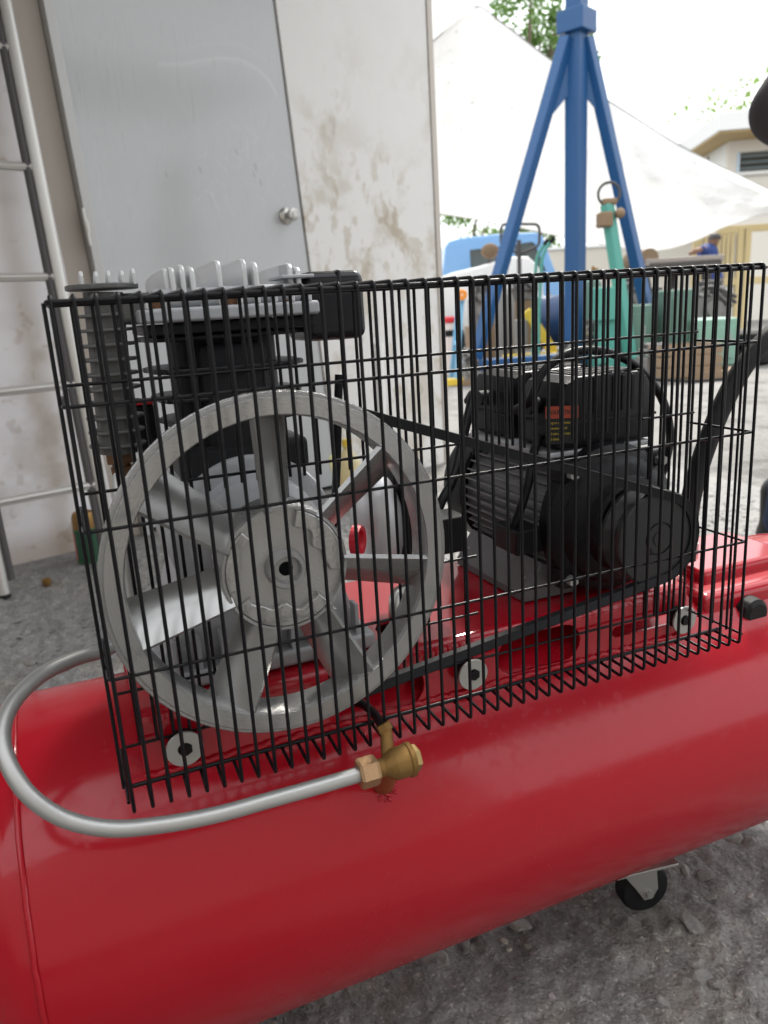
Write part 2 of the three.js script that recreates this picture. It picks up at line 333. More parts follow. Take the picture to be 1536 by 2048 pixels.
  const knob = obj('door_knob', latheZ([[0.001, 0.0], [0.033, 0.0], [0.034, 0.006], [0.026, 0.014], [0.013, 0.018], [0.012, 0.032], [0.022, 0.040], [0.026, 0.052], [0.024, 0.062], [0.017, 0.066], [0.016, 0.0645], [0.009, 0.0645], [0.008, 0.068], [0.001, 0.068]].map(([r, z]) => [r, z]), 36).translate(ku, kv, 0.005), M.steel, door);
  const [hu, hv] = wl(172, 455, 0.02);
  obj('hinge', [cyl(0.007, 0.007, V(hu, hv - 0.062, 0.034), V(hu - 0.008, hv + 0.062, 0.034), 12), cyl(0.0085, 0.0085, V(hu, hv - 0.02, 0.034), V(hu, hv + 0.02, 0.034), 12)], M.steel, shed);
  // side wall running back from the corner, and unseen roof sheets overhead, gapped to shape the light
  const cu = eEdge(0);
  obj('side_wall', span(-3.2, cu - 0.02, 0, topY, -2.6, -2.54, 0.004), M.white, shed);
  obj('side_wall', span(cu - 0.075, cu - 0.025, 0, topY, -2.54, -0.095, 0.004), M.white, shed);
  obj('side_wall', span(-3.26, -3.2, 0, topY, -2.54, 0.0, 0.004), M.white, shed);
  const corr = [];
  const n = 160;
  for (const [xs, xe, z0, z1] of [[-3.4, cu + 0.1, -2.7, 0.8], [-3.4, cu - 0.6, 0.802, 2.5], [-3.4, cu + 2.2, 4.5, 6.6]]) {
    const g = new THREE.PlaneGeometry(xe - xs, z1 - z0, n, 1).rotateX(Math.PI / 2).translate((xs + xe) / 2, topY + 0.06, (z0 + z1) / 2);
    for (let i = 0; i < g.attributes.position.count; i++) g.attributes.position.setY(i, topY + 0.06 + 0.018 * Math.sin(g.attributes.position.getX(i) * 40) + 0.03 * (g.attributes.position.getZ(i)));
    g.computeVertexNormals(); corr.push(g);
  }
  obj('roof', corr, std(lin(0.38, 0.38, 0.37), 0.6, 0.1, { side: THREE.DoubleSide }), shed);
  for (const [px, pz] of [[-3.1, 5.8], [cu + 2.0, 6.4], [-3.1, 2.2]]) obj('roof_post', span(px - 0.05, px + 0.05, 0, topY + 0.16, pz - 0.05, pz + 0.05, 0.006), M.greyScrap, shed);
}

{ // wall added behind the camera to block frontal light (seen only as the dark in the gloss of door and tank)
  const ws = thing('added_back_wall', 'long grey wall added out of view behind the camera to block light', 'wall', [-1.2, 0, 1.9]);
  const wm = std(lin(0.42, 0.41, 0.39), 0.9, 0, { bumpMap: mottle, bumpScale: 0.004 });
  obj('wall', span(-3.4, 2.6, 0, 3.0, 0, 0.15, 0.005), wm, ws);
  obj('wall', span(-3.55, -3.4, 0, 3.0, -4.4, 0.15, 0.005), wm, ws);
}

// ================================================================ aluminium ladder leaning on the wall
{
  const fl = ground(8, 1196), fr = fl.clone().addScaledVector(WD, 0.362);
  const top = onWall(4, -20, 0.06); top.y += EYE;                // right stile top region on the wall
  const dir = top.clone().sub(fr), tip = fr.clone().addScaledVector(dir, 1.12);
  const ladder = thing('ladder', 'aluminium ladder leaning against the white shed wall', 'ladder', [fl.x, 0, fl.z]);
  const L = p => p.clone().sub(V(fl.x, 0, fl.z));
  const d = dir.clone().normalize();
  const al = std(lin(0.50, 0.49, 0.46), 0.38, 0.6, { bumpMap: rep(castTex, 1, 1), bumpScale: 0.0001 });
  const side = WD.clone();
  for (const f of [fl, fr]) {
    const e = f.clone().add(tip).sub(fr);
    const s = obj('stile', cyl(0.022, 0.022, L(f).addScaledVector(d, 0.012), L(e), 20), al, ladder);
    const q = side.clone().multiplyScalar(f === fr ? -0.031 : 0.031);
    obj('dark_edge', cyl(0.013, 0.013, L(f).add(q).addScaledVector(d, 0.05), L(e).add(q), 10), M.darkScrap, s);  // thin dark rod along the inner side of each stile
    obj('rubber_foot', cyl(0.022, 0.020, L(f).addScaledVector(d, -0.004), L(f).addScaledVector(d, 0.035), 16), M.rubber, s);
  }
  // rungs: where the photographed rungs meet the right stile
  const frY = fr.y;
  for (const [px, py] of [[62, 335], [108, 553], [150, 768], [185, 968], [20, 95]]) {
    let best = 0, bd = 1e9;
    for (let t = 0; t < 1.1; t += 0.002) { const p = fr.clone().addScaledVector(dir, t); const r = p.clone().sub(camera.position).normalize(); const c = 1 - r.dot(ray(px, py).normalize()); const w = Math.abs(r.y - ray(px, py).normalize().y); if (w < bd) { bd = w; best = t; } }
    const b = fr.clone().addScaledVector(dir, best), a = fl.clone().addScaledVector(dir, best);
    const gs = [cyl(0.0125, 0.0125, L(a), L(b), 14)];
    for (let k = 0; k < 8; k++) { const an = k / 8 * 6.28; const o = V(0, 0, 0).addScaledVector(d, 0.0125 * Math.cos(an)).addScaledVector(WN, 0.0125 * Math.sin(an)); gs.push(cyl(0.0016, 0.0016, L(a).add(o), L(b).add(o), 5)); }
    obj('rung', gs, al, ladder);
  }
}

// ================================================================ the air compressor
const CZ = -0.749, CX = 0.35, TR = 0.188, TY = Y(-0.541);       // tank axis
const comp = thing('air_compressor', 'red tank air compressor with black wire belt guard, silver flywheel and black motor', 'air compressor', [CX, 0, CZ]);
const cp = (name, gs, mat, parent = comp) => obj(name, join(Array.isArray(gs) ? gs : [gs]).translate(-CX, 0, -CZ), mat, parent);
{ // ---- tank: cylinder with dished ends along x
  const seamL = -0.092, seamR = 0.93, dish = 0.085, prof = [];
  for (let i = 0; i <= 14; i++) { const a = i / 14 * Math.PI / 2; prof.push([Math.max(0.0005, (TR - 0.0015) * Math.sin(a)), seamL - dish * Math.cos(a)]); }
  prof.push([TR - 0.0015, seamL + 0.002], [TR, seamL + 0.004]);
  for (let i = 1; i < 40; i++) prof.push([TR, seamL + 0.004 + (seamR - seamL - 0.008) * i / 40]);
  prof.push([TR, seamR - 0.004], [TR - 0.0015, seamR - 0.002]);
  for (let i = 14; i >= 0; i--) { const a = i / 14 * Math.PI / 2; prof.push([Math.max(0.0005, (TR - 0.0015) * Math.sin(a)), seamR + dish * Math.cos(a)]); }
  const g = lathe(prof, 160); // y is the axis -> rotate to x
  const p = g.attributes.position;
  for (let i = 0; i < p.count; i++) {                             // rolled plate is never perfectly true
    const x = p.getX(i), y = p.getY(i), z = p.getZ(i), r = Math.hypot(x, z), a = Math.atan2(z, x);
    if (r < 0.1) continue;
    const k = 1 + (fbm(y * 0.9 + 3, a / 6.2832 + 0.5, 6, 3, 201) - 0.5) * 0.006; p.setX(i, x * k); p.setZ(i, z * k);
  }
  g.rotateZ(-Math.PI / 2); g.computeVertexNormals();
  for (let i = 0; i < p.count; i++) g.attributes.uv.setXY(i, p.getX(i), Math.atan2(p.getY(i), p.getZ(i)) * TR);
  const tank = cp('tank', g.translate(0, TY, CZ), M.red);
  // weld seams: wavy beads round the shell
  for (const sx of [seamL, seamR]) {
    const pts = []; for (let i = 0; i <= 220; i++) { const a = i / 220 * 6.28318; const w = 0.0007 * (fbm(i / 220, 0.3, 64, 2, 207) - 0.5); pts.push(V(sx + w * 2.5, TY + (TR - 0.0012 + w) * Math.cos(a), CZ + (TR - 0.0012 + w) * Math.sin(a))); }
    cp('weld_seam', sweep(new THREE.CatmullRomCurve3(pts), 0.0026, 440, 8), M.red, tank);
  }
}
// ---- mounting bracket: front flange with slots, bend, top plate
const FZ = -0.640, PT = Y(-0.329), BX0 = 0.012, BX1 = 0.626;
{
  const yb = Y(-0.412), br = 0.010;
  const holes = [slot(0.425, Y(-0.363), 0.105, 0.042), slot(0.563, Y(-0.366), 0.085, 0.013), slot(0.238, Y(-0.368), 0.10, 0.044)];
  const fl = plate([[BX0, yb], [BX1, yb], [BX1, PT - br], [BX0, PT - br]], 0.004, 0.0006, holes).translate(0, 0, FZ - 0.004);
  const bendProf = []; for (let i = 0; i <= 6; i++) { const a = i / 6 * Math.PI / 2; bendProf.push([FZ - br + br * Math.cos(a), PT - br + br * Math.sin(a)]); }
  for (let i = 6; i >= 0; i--) { const a = i / 6 * Math.PI / 2; bendProf.push([FZ - br + (br - 0.004) * Math.cos(a), PT - br + (br - 0.004) * Math.sin(a)]); }
  const bend = plate(bendProf.map(([z, y]) => [-z, y]), BX1 - BX0, 0).rotateY(Math.PI / 2).translate(BX0, 0, 0);
  const top = plate([[BX0, -0.858], [BX1, -0.858], [BX1, FZ - br], [BX0, FZ - br]], 0.004, 0.0006, [circle(0.285, -0.70, 0.022), circle(0.62 - 0.02, -0.82, 0.008)]);
  top.rotateX(Math.PI / 2).translate(0, PT, 0);
  const back = span(BX0, BX1, yb, PT - 0.004, -0.862, -0.858, 0.001);
  const br0 = cp('mounting_bracket', [fl, back], M.redPlate);
  const tp = cp('top_plate', top, M.redPlate, br0);
  cp('bent_edge', creased(bend, 0.5), M.redPlate, br0);
  // fillet weld under the flange
  const pts = []; for (let i = 0; i <= 120; i++) { const x = BX0 + (BX1 - BX0) * i / 120; pts.push(V(x, TY + Math.sqrt(TR * TR - (FZ + 0.001 - CZ) ** 2) + 0.0008 * Math.sin(i * 2.1) + 0.001 * (rnd() - 0.5), FZ + 0.001)); }
  cp('weld_bead', sweep(new THREE.CatmullRomCurve3(pts), 0.0032, 260, 7), M.red, br0);
  for (const x of [0.048, 0.3365, 0.611]) {                       // zinc washers with rubber bushings that hold the guard
    const y = Y(-0.3645);
    const w = cp('washer', latheZ([[0.0062, 0], [0.016, 0], [0.0165, 0.0006], [0.0165, 0.0022], [0.016, 0.0028], [0.0062, 0.0028]], 36).translate(x, y, FZ + 0.0118), M.zinc, br0);
    cp('bolt', [latheZ([[0.0005, 0.005], [0.0052, 0.005], [0.006, 0.004], [0.006, 0.0]], 6).translate(x + 0.001, y, FZ + 0.0120)], M.black, br0);
    cp('rubber_bushing', latheZ([[0.0005, 0.0116], [0.012, 0.0116], [0.013, 0.010], [0.013, 0]], 24).translate(x, y, FZ), M.rubber, br0);
  }
  // support legs of the platform down to the tank
  for (const x of [0.04, 0.58]) cp('saddle', span(x - 0.02, x + 0.02, TY + TR - 0.03, PT - 0.004, -0.80, -0.70, 0.003), M.redPlate, br0);
}
{ // ---- handle bracket at the far end: pressed red box with a rubber plug and a bolt
  const yb = TY + 0.10;
  const b = cp('handle_bracket', [span(0.668, 0.84, yb, Y(-0.358), -0.84, -0.652, 0.012), span(0.70, 0.86, yb, Y(-0.343), -0.81, -0.69, 0.008)], M.redPlate);
  cp('rubber_plug', latheZ([[0.0005, 0.018], [0.014, 0.018], [0.019, 0.014], [0.020, 0.004], [0.020, -0.006]], 28).translate(0.735, Y(-0.388), -0.652), M.rubber, b);
  const bt = onZ(1497, 1190, -0.66);
  cp('bolt', [cyl(0.0035, 0.0035, V(bt.x, bt.y - 0.02, -0.668), V(bt.x, bt.y, -0.668), 12), cyl(0.009, 0.008, V(bt.x, bt.y, -0.668), V(bt.x, bt.y + 0.005, -0.668), 20)], M.zinc, b);
  const b2 = onZ(1385, 1092, -0.76); cp('bolt', cyl(0.008, 0.008, V(b2.x, b2.y - 0.02, -0.76), V(b2.x, b2.y + 0.004, -0.76), 6), M.zinc, b);
  // black grip handle: a bow rising off the end of the tank
  const hz = -0.72, q = (px, py) => onZ(px, py, hz);
  const end = q(1640, 610), pts = [V(0.70, Y(-0.335), hz), q(1380, 1010), q(1398, 935), q(1440, 822), q(1488, 732), q(1540, 672), end, V(end.x + 0.07, end.y + 0.02, hz - 0.03), V(end.x + 0.07, end.y + 0.02, hz - 0.09)];
  const h = cp('handle', smooth(pts, 0.0122, 90, 14), M.rubber);
}
// ---- casters
function caster(x, z, turn) {
  const yb = TY - Math.sqrt(Math.max(0, TR * TR - (z - CZ) ** 2)), r = 0.0355;
  const c = sub('caster', comp); c.position.set(x - CX, 0, z - CZ); c.rotation.y = turn;
  obj('wheel', latheZ([[0.008, -0.013], [0.028, -0.013], [0.0325, -0.0115], [r, -0.007], [r, 0.007], [0.0325, 0.0115], [0.028, 0.013], [0.008, 0.013]], 40).translate(0.012, r, 0), M.rubber, c);
  const fk = []; for (const s of [-1, 1]) fk.push(plate([[-0.03, 0.078], [0.022, 0.078], [0.026, r + 0.004], [0.018, r - 0.01], [0.006, r - 0.01], [-0.008, r + 0.012]], 0.0025, 0.0004).translate(0, 0, s * 0.017 - 0.00125));
  fk.push(span(-0.032, 0.024, 0.077, 0.081, -0.019, 0.019, 0.001));
  obj('fork', fk, M.zinc, c);
  obj('axle', [cyl(0.0055, 0.0055, V(0.012, r, -0.023), V(0.012, r, 0.023), 6)], M.zinc, c);
  obj('mounting_plate', [span(-0.045, 0.045, 0.083, 0.087, -0.034, 0.034, 0.001), cyl(0.018, 0.018, V(0, 0.079, 0), V(0, 0.084, 0), 20)], M.zinc, c);
  obj('bracket', span(-0.03, 0.03, 0.0865, Math.max(0.095, yb + 0.02), -0.02, 0.02, 0.002), M.redPlate, c);
}
caster(0.607, -0.692, -0.15); caster(0.60, -0.84, 0.5); caster(0.02, -0.66, 0.3); caster(0.02, -0.84, -0.2);

// ---- discharge pipe, nuts and check valve
const valveAt = V(0.202, 0, 0);
{
  const P = (px, py, z) => onZ(px, py, z);
  const zv = -0.522;
  const pipe = [P(728, 1546, zv), P(640, 1572, zv), P(540, 1600, zv), P(430, 1630, -0.524), P(320, 1650, -0.527), P(220, 1657, -0.532), P(130, 1638, -0.540), P(60, 1592, -0.55), P(18, 1530, -0.565), P(4, 1470, -0.582), P(22, 1412, -0.602), P(80, 1352, -0.630), P(150, 1318, -0.655), P(225, 1292, -0.675), P(262, 1240, -0.69), P(250, 1120, -0.70), P(240, 1010, -0.71), P(238, 945, -0.72)];
  const pm = cp('discharge_pipe', smooth(pipe, 0.0063, 160, 18), M.pipe);
  // brass check valve, axis slightly rising along the pipe's line
  const a = P(728, 1546, zv), dirv = P(728, 1546, zv).sub(P(640, 1572, zv)).normalize();
  const along = t => a.clone().addScaledVector(dirv, t);
  const vb = sub('check_valve', comp);
  const axis = new THREE.Quaternion().setFromUnitVectors(V(0, 1, 0), dirv);
  const turned = (prof, seg) => creased(lathe(prof, seg), 0.5).applyQuaternion(axis).translate(a.x, a.y, a.z);
  cp('nut', turned([[0.0067, -0.005], [0.0112, -0.005], [0.0126, -0.003], [0.0126, 0.009], [0.0116, 0.0115], [0.008, 0.0115]], 6), std(lin(0.42, 0.26, 0.14), 0.4, 0.7, { bumpMap: castTex, bumpScale: 0.0004 }), vb);
  cp('body', turned([[0.0078, 0.0115], [0.0078, 0.017], [0.0112, 0.022], [0.0132, 0.026], [0.0135, 0.038], [0.0146, 0.039], [0.0146, 0.0425], [0.0132, 0.0435], [0.001, 0.0435]], 32), M.brass, vb);
  cp('cap', turned([[0.001, 0.0490], [0.0100, 0.0490], [0.0112, 0.0478], [0.0112, 0.043]], 6), std(lin(0.40, 0.29, 0.12), 0.35, 0.8), vb);
  const tee = along(0.022);
  const th = (() => { const r = ray(772, 1572), dy = EYE - TY, A = r.y * r.y + r.z * r.z, B = 2 * (r.y * dy + r.z * -CZ), C = dy * dy + CZ * CZ - TR * TR; return (-B - Math.sqrt(B * B - 4 * A * C)) / (2 * A) * 1; })();
  const hit = ray(772, 1572).multiplyScalar(th), surf = V(hit.x, hit.y + EYE, hit.z), sy = surf.y - TY;
  cp('stem', cyl(0.011, 0.0095, surf.clone().add(V(0, -0.002, -0.008)), tee.clone(), 20), M.brass, vb);
  const up = P(772, 1462, -0.545);
  cp('side_port', [cyl(0.0058, 0.0052, tee.clone(), up.clone(), 16), creased(cyl(0.0068, 0.0068, up.clone(), up.clone().add(V(-0.002, 0.006, -0.003)), 6), 0.5)], M.brass, vb);
  // torn red paint and sealant round the stem
  const gl = []; for (let i = 0; i < 34; i++) { const an = rr(0, 6.28), rad = rr(0.006, 0.012); const y = TY + sy - 0.002 + Math.sin(an) * rad * 0.8, z = CZ + Math.sqrt(TR * TR - (y - TY) ** 2); const s = new THREE.IcosahedronGeometry(rr(0.0012, 0.0024), 2); s.scale(rr(0.8, 2.2), rr(0.5, 1), 0.7); s.rotateZ(rr(-1, 1)); gl.push(s.translate(surf.x + Math.cos(an) * rad, y, z)); }
  cp('sealant', gl, M.red, vb);
  // thin black unloader hose from the side port up behind the flywheel
  cp('unloader_hose', smooth([up.clone().add(V(-0.002, 0.004, -0.003)), P(752, 1432, -0.57), P(725, 1408, -0.60), P(690, 1395, -0.622), V(0.19, Y(-0.30), -0.67), V(0.225, Y(-0.20), -0.70), V(0.245, Y(-0.06), -0.71)], 0.0042, 60, 10), M.black);
}

// ---- flywheel
const FX = 0.1418, FY = Y(-0.1995), FR = 0.1435, FF = -0.573, FB = -0.608;
{
  const fw = sub('flywheel', comp);
  const RB0 = FF - 0.028;
  cp('rim', latheZ([[0.1235, RB0], [0.1233, (FF + RB0) / 2], [0.1245, FF - 0.003], [0.1250, FF - 0.001], [0.1258, FF], [0.1390, FF], [0.1398, FF - 0.0008], [0.1400, FF - 0.0022], [0.1425, FF - 0.0022], [FR, FF - 0.003], [FR, FF - 0.0055], [0.131, FF - 0.0115], [0.131, FF - 0.0165], [FR - 0.002, FF - 0.0235], [FR - 0.002, RB0 + 0.001], [0.1405, RB0], [0.1235, RB0]].reverse(), 120).translate(FX, FY, 0), M.silver, fw);
  const hub = cp('hub', latheZ([[0.006, FF - 0.004], [0.0105, FF - 0.004], [0.0108, FF + 0.0005], [0.0118, FF + 0.002], [0.0148, FF + 0.002], [0.0158, FF + 0.0005], [0.0170, FF - 0.0085], [0.0485, FF - 0.0085], [0.0497, FF - 0.003], [0.0520, FF - 0.003], [0.0528, FF - 0.005], [0.0535, FF - 0.014], [0.0545, FB], [0.02, FB]].reverse(), 90).translate(FX, FY, 0), M.silver, fw);
  // cast steps on the hub face: raised pads with wavy edges
  const pad = (r0, r1, a0, a1, amp, ph) => {
    const o = []; const n = 40;
    for (let i = 0; i <= n; i++) { const a = a0 + (a1 - a0) * i / n; o.push([r1 * Math.cos(a), r1 * Math.sin(a)]); }
    for (let i = n; i >= 0; i--) { const a = a0 + (a1 - a0) * i / n, r = r0 + amp * Math.sin((a - a0) * 5 + ph) + amp * 0.5 * Math.sin((a - a0) * 11 + ph * 2); o.push([r * Math.cos(a), r * Math.sin(a)]); }
    return plate(o, 0.0068, 0.0012).translate(FX, FY, FF - 0.0095);
  };
  cp('cast_pad', pad(0.033, 0.0492, -0.20, 1.30, 0.0036, 1.2), M.silver, hub);
  cp('cast_pad', pad(0.034, 0.0492, -2.60, -0.80, 0.0036, 0.4), M.silver, hub);
  cp('cast_pad', pad(0.039, 0.0492, 2.3, 3.4, 0.002, 2.0), M.silver, hub);
  cp('shaft_bolt', [latheZ([[0.0005, FF - 0.006], [0.006, FF - 0.006], [0.0072, FF - 0.0075], [0.0072, FF - 0.02]].reverse(), 6).translate(FX, FY, 0), latheZ([[0.0005, FF - 0.011], [0.0106, FF - 0.011]].reverse(), 24).translate(FX, FY, 0)], M.blackCast, hub);
  for (let k = 0; k < 7; k++) {
    const th = (0 + k * 360 / 7) * Math.PI / 180;                 // clockwise from straight up
    const rd = V(Math.sin(th), Math.cos(th), 0), tg = V(Math.cos(th), -Math.sin(th), 0);
    const P = [], I = [];
    const rows = [[0.048, 0.0135, 0.0145], [0.075, 0.0145, 0.015], [0.1, 0.0155, 0.0155], [0.1245, 0.0165, 0.016]];
    for (const [r, w, hz] of rows) for (const [s, o] of [[-1, 1], [-0.33, 1], [0.33, 1], [1, 1], [1, -1], [0.33, -1], [-0.33, -1], [-1, -1]]) {
      const z = (FF + FB) / 2 + 0.0005 - s * hz + (1 - s * s) * 0.003, t = s * w, th2 = 0.0021 * o;
      const p = V(FX, FY, z).addScaledVector(rd, r).addScaledVector(tg, t + th2 * 0.7); p.z += th2 * 0.7;
      P.push(p.x, p.y, p.z);
    }
    for (let a = 0; a < 3; a++) for (let b = 0; b < 8; b++) { const c = (b + 1) % 8, i = a * 8; I.push(i + b, i + c, i + 8 + b, i + c, i + 8 + c, i + 8 + b); }
    let g = new THREE.BufferGeometry(); g.setAttribute('position', new THREE.Float32BufferAttribute(P, 3)); g.setIndex(I);
    cp('spoke', creased(g.toNonIndexed(), 0.7), M.silver, fw);
  }
}
// ---- motor pulley and belt
const PX = 0.533, PY = Y(-0.243), PR = 0.05, MZ = -0.5885;
{
  const f = MZ + 0.004;
  const pu = cp('motor_pulley', latheZ([[0.0005, f], [0.0075, f], [0.0078, f - 0.001], [0.0155, f - 0.001], [0.0158, f - 0.003], [0.0172, f - 0.003], [0.0175, f - 0.0008], [0.0485, f - 0.0008], [PR, f - 0.002], [PR, f - 0.006], [0.042, f - 0.014], [0.042, f - 0.019], [PR, f - 0.027], [PR, f - 0.031], [0.02, f - 0.031], [0.02, f - 0.06]].reverse(), 64).translate(PX, PY, 0), std(lin(0.020, 0.020, 0.021), 0.42), comp);
  cp('key', box(0.004, 0.007, 0.004, PX - 0.012, PY - 0.012, f - 0.001, 0.001), M.black, pu);
  // belt: outer tangent loop of two circles, trapezoid section
  const r1 = 0.1365, r2 = 0.044, zc = FF - 0.0140;
  const dx = PX - FX, dy = PY - FY, dd = Math.hypot(dx, dy), base = Math.atan2(dy, dx), al = Math.acos((r1 - r2) / dd);
  const loop = [];
  for (let i = 0; i <= 60; i++) { const a = base + al + (2 * Math.PI - 2 * al) * i / 60; loop.push([FX, FY, r1, a]); }
  for (let i = 0; i <= 30; i++) { const a = base - al + 2 * al * i / 30; loop.push([PX, PY, r2, a]); }
  const sec = [[0.0042, 0.0062], [0.0046, 0.0056], [-0.0042, 0.0038], [-0.0042, -0.0038], [0.0046, -0.0056], [0.0042, -0.0062]];
  const P = [], I = [], n = loop.length, m = sec.length;
  for (const [cx, cy, r, a] of loop) for (const [dr, dz] of sec) P.push(cx + (r + dr) * Math.cos(a), cy + (r + dr) * Math.sin(a), zc + dz);
  for (let i = 0; i < n; i++) for (let j = 0; j < m; j++) { const a = i * m + j, b = i * m + (j + 1) % m, c = ((i + 1) % n) * m + j, d = ((i + 1) % n) * m + (j + 1) % m; I.push(a, b, c, b, d, c); }
  const g = new THREE.BufferGeometry(); g.setAttribute('position', new THREE.Float32BufferAttribute(P, 3)); g.setIndex(I);
  cp('drive_belt', creased(g.toNonIndexed(), 0.5), M.belt);
}

// ---- electric motor
{
  const mo = sub('electric_motor', comp), ax = PX, ay = PY + 0.004, R0 = 0.076;
  const body = cp('body', latheZ([[0.02, -0.655], [R0 - 0.004, -0.655], [R0 - 0.004, -0.86], [0.02, -0.86]], 48).translate(ax, ay, 0), M.motorGrey, mo);
  const nf = 44;
  for (let i = 0; i < nf; i++) {                                   // cooling ribs along the housing
    const a = i / nf * 6.28318; if (Math.sin(a) > 0.80) continue;
    const g = box(0.010, 0.0022, 0.185, R0, 0, 0, 0.0006).rotateZ(a).translate(ax, ay, -0.762); cp('cooling_fin', g, M.motorGrey, body);
  }
  const bell = cp('end_bell', latheZ([[0.010, -0.622], [0.046, -0.622], [0.050, -0.625], [0.053, -0.635], [0.064, -0.640], [0.070, -0.648], [0.0715, -0.652], [0.078, -0.655], [0.083, -0.660], [0.084, -0.676], [0.080, -0.680], [0.03, -0.680]].reverse(), 64).translate(ax, ay, 0), M.black, mo);
  for (const a of [0.8, 2.35, 3.93, 5.5]) {
    const x = ax + 0.083 * Math.cos(a), y = ay + 0.083 * Math.sin(a);
    cp('lug', span(x - 0.011, x + 0.011, y - 0.011, y + 0.011, -0.682, -0.655, 0.004), M.black, bell);
    cp('bolt', [creased(cyl(0.006, 0.006, V(x, y, -0.656), V(x, y, -0.647), 6), 0.5)], M.zinc, bell);
  }
  cp('fan_cover', latheZ([[0.0005, -0.925], [0.06, -0.925], [0.078, -0.915], [0.084, -0.90], [0.084, -0.858], [0.078, -0.856]], 56).translate(ax, ay, 0), M.black, mo);
  // feet on the platform
  const foot = [];
  for (const s of [-1, 1]) foot.push(plate([[ax + s * 0.052, ay - 0.055], [ax + s * 0.075, ay - 0.045], [ax + s * 0.098, PT + 0.010], [ax + s * 0.098, PT + 0.0015], [ax + s * 0.03, PT + 0.0015], [ax + s * 0.03, ay - 0.07]].slice()[0] ? (s > 0 ? [[ax + 0.052, ay - 0.055], [ax + 0.03, ay - 0.07], [ax + 0.03, PT + 0.0015], [ax + 0.098, PT + 0.0015], [ax + 0.098, PT + 0.010], [ax + 0.075, ay - 0.045]] : [[ax - 0.052, ay - 0.055], [ax - 0.075, ay - 0.045], [ax - 0.098, PT + 0.010], [ax - 0.098, PT + 0.0015], [ax - 0.03, PT + 0.0015], [ax - 0.03, ay - 0.07]]) : [], 0.16, 0.0015).translate(0, 0, -0.845));
  cp('foot', foot, M.castDark, mo);
  for (const [x, z] of [[ax - 0.085, -0.70], [ax + 0.085, -0.70], [ax - 0.085, -0.83]]) cp('foot_bolt', [creased(cyl(0.0075, 0.0075, V(x, PT + 0.0095, z), V(x, PT + 0.017, z), 6), 0.5), cyl(0.004, 0.004, V(x, PT + 0.01, z), V(x, PT + 0.026, z), 10)], M.zinc, mo);
  // two capacitor boxes on a shelf on top, ribbed lids
  const shelf = cp('capacitor_shelf', [span(0.462, 0.600, Y(-0.166), Y(-0.160), -0.865, -0.675, 0.002), span(0.50, 0.565, ay + R0 - 0.012, Y(-0.162), -0.84, -0.70, 0.004)], M.castAl, mo);
  for (const [z0, z1] of [[-0.752, -0.675], [-0.866, -0.776]]) {
    const w0 = 0.472, w1 = 0.602, yb = Y(-0.158), yt = Y(-0.082), o = [];
    for (const [x, y] of [[w0 + 0.004, yb], [w1 - 0.004, yb], [w1, yb + 0.006], [w1 - 0.001, yt - 0.022], [w1 - 0.012, yt - 0.006], [w1 - 0.024, yt], [w0 + 0.026, yt], [w0 + 0.012, yt - 0.006], [w0 + 0.002, yt - 0.022], [w0, yb + 0.006]]) o.push([x, y]);
    const cb = cp('capacitor_box', creased(plate(o, z1 - z0, 0.004), 0.4).translate(0, 0, z0), M.black, mo);
    for (let i = 0; i < 7; i++) { const x = w0 + 0.035 + i * 0.0125; cp('lid_rib', span(x - 0.0028, x + 0.0028, yt - 0.001, yt + 0.0016, z0 + 0.01, z1 - 0.006, 0.0008), M.black, cb); }
    for (let i = 0; i < 7; i++) { const x = w0 + 0.035 + i * 0.0125; cp('front_rib', span(x - 0.0022, x + 0.0022, yb + 0.035, yt - 0.003, z1 - 0.001, z1 + 0.0012, 0.0006), M.black, cb); }
    cp('lid_seam', span(w0 - 0.0012, w1 + 0.0012, yb + 0.026, yb + 0.029, z0 + 0.002, z1 + 0.001, 0.0008), M.black, cb);
    cp('clip', span(w1 - 0.002, w1 + 0.009, yb + 0.018, yb + 0.034, (z0 + z1) / 2 - 0.012, (z0 + z1) / 2 + 0.012, 0.002), M.black, cb);
    cp('cable_gland', [cyl(0.009, 0.009, V(w0 + 0.002, yb + 0.045, (z0 + z1) / 2), V(w0 - 0.012, yb + 0.045, (z0 + z1) / 2), 14)], M.black, cb);
  }
  // warning label on the left flank of the front box, red head and yellow lines
  const cv = document.createElement('canvas'); cv.width = 512; cv.height = 512; const cx = cv.getContext('2d');
  cx.fillStyle = '#141414'; cx.fillRect(0, 0, 512, 512); cx.fillStyle = '#a8452f'; cx.fillRect(0, 0, 512, 165);
  cx.fillStyle = '#241010'; cx.font = 'bold 84px sans-serif'; cx.fillText('WARNING', 40, 112);
  cx.fillStyle = '#b9a32a'; cx.font = 'bold 44px sans-serif';
  ['Long or undersized', 'extension cord', 'cord can cause reduction', 'and damage'].forEach((s, i) => cx.fillText(s, 22, 240 + i * 74, 470));
  const lt = new THREE.CanvasTexture(cv); lt.colorSpace = THREE.SRGBColorSpace;
  const lg = new THREE.PlaneGeometry(0.034, 0.040).rotateY(-0.5);
  const lbl = cp('warning_label', lg.translate(0.4745, Y(-0.130), -0.6705), std(0xffffff, 0.4, 0, { map: lt }), mo);
  lbl.userData.label = 'red headed warning sticker with yellow print';
  // cables
  const Q = (px, py, z) => onZ(px, py, z);
  cp('power_cable', smooth([V(0.446, Y(-0.115), -0.714), Q(1060, 800, -0.69), Q(1085, 745, -0.69), Q(1140, 706, -0.69), Q(1215, 705, -0.69), Q(1275, 735, -0.69), Q(1325, 800, -0.69), Q(1340, 870, -0.69), Q(1330, 930, -0.70), Q(1310, 985, -0.71)], 0.0048, 90, 10), M.black, mo);
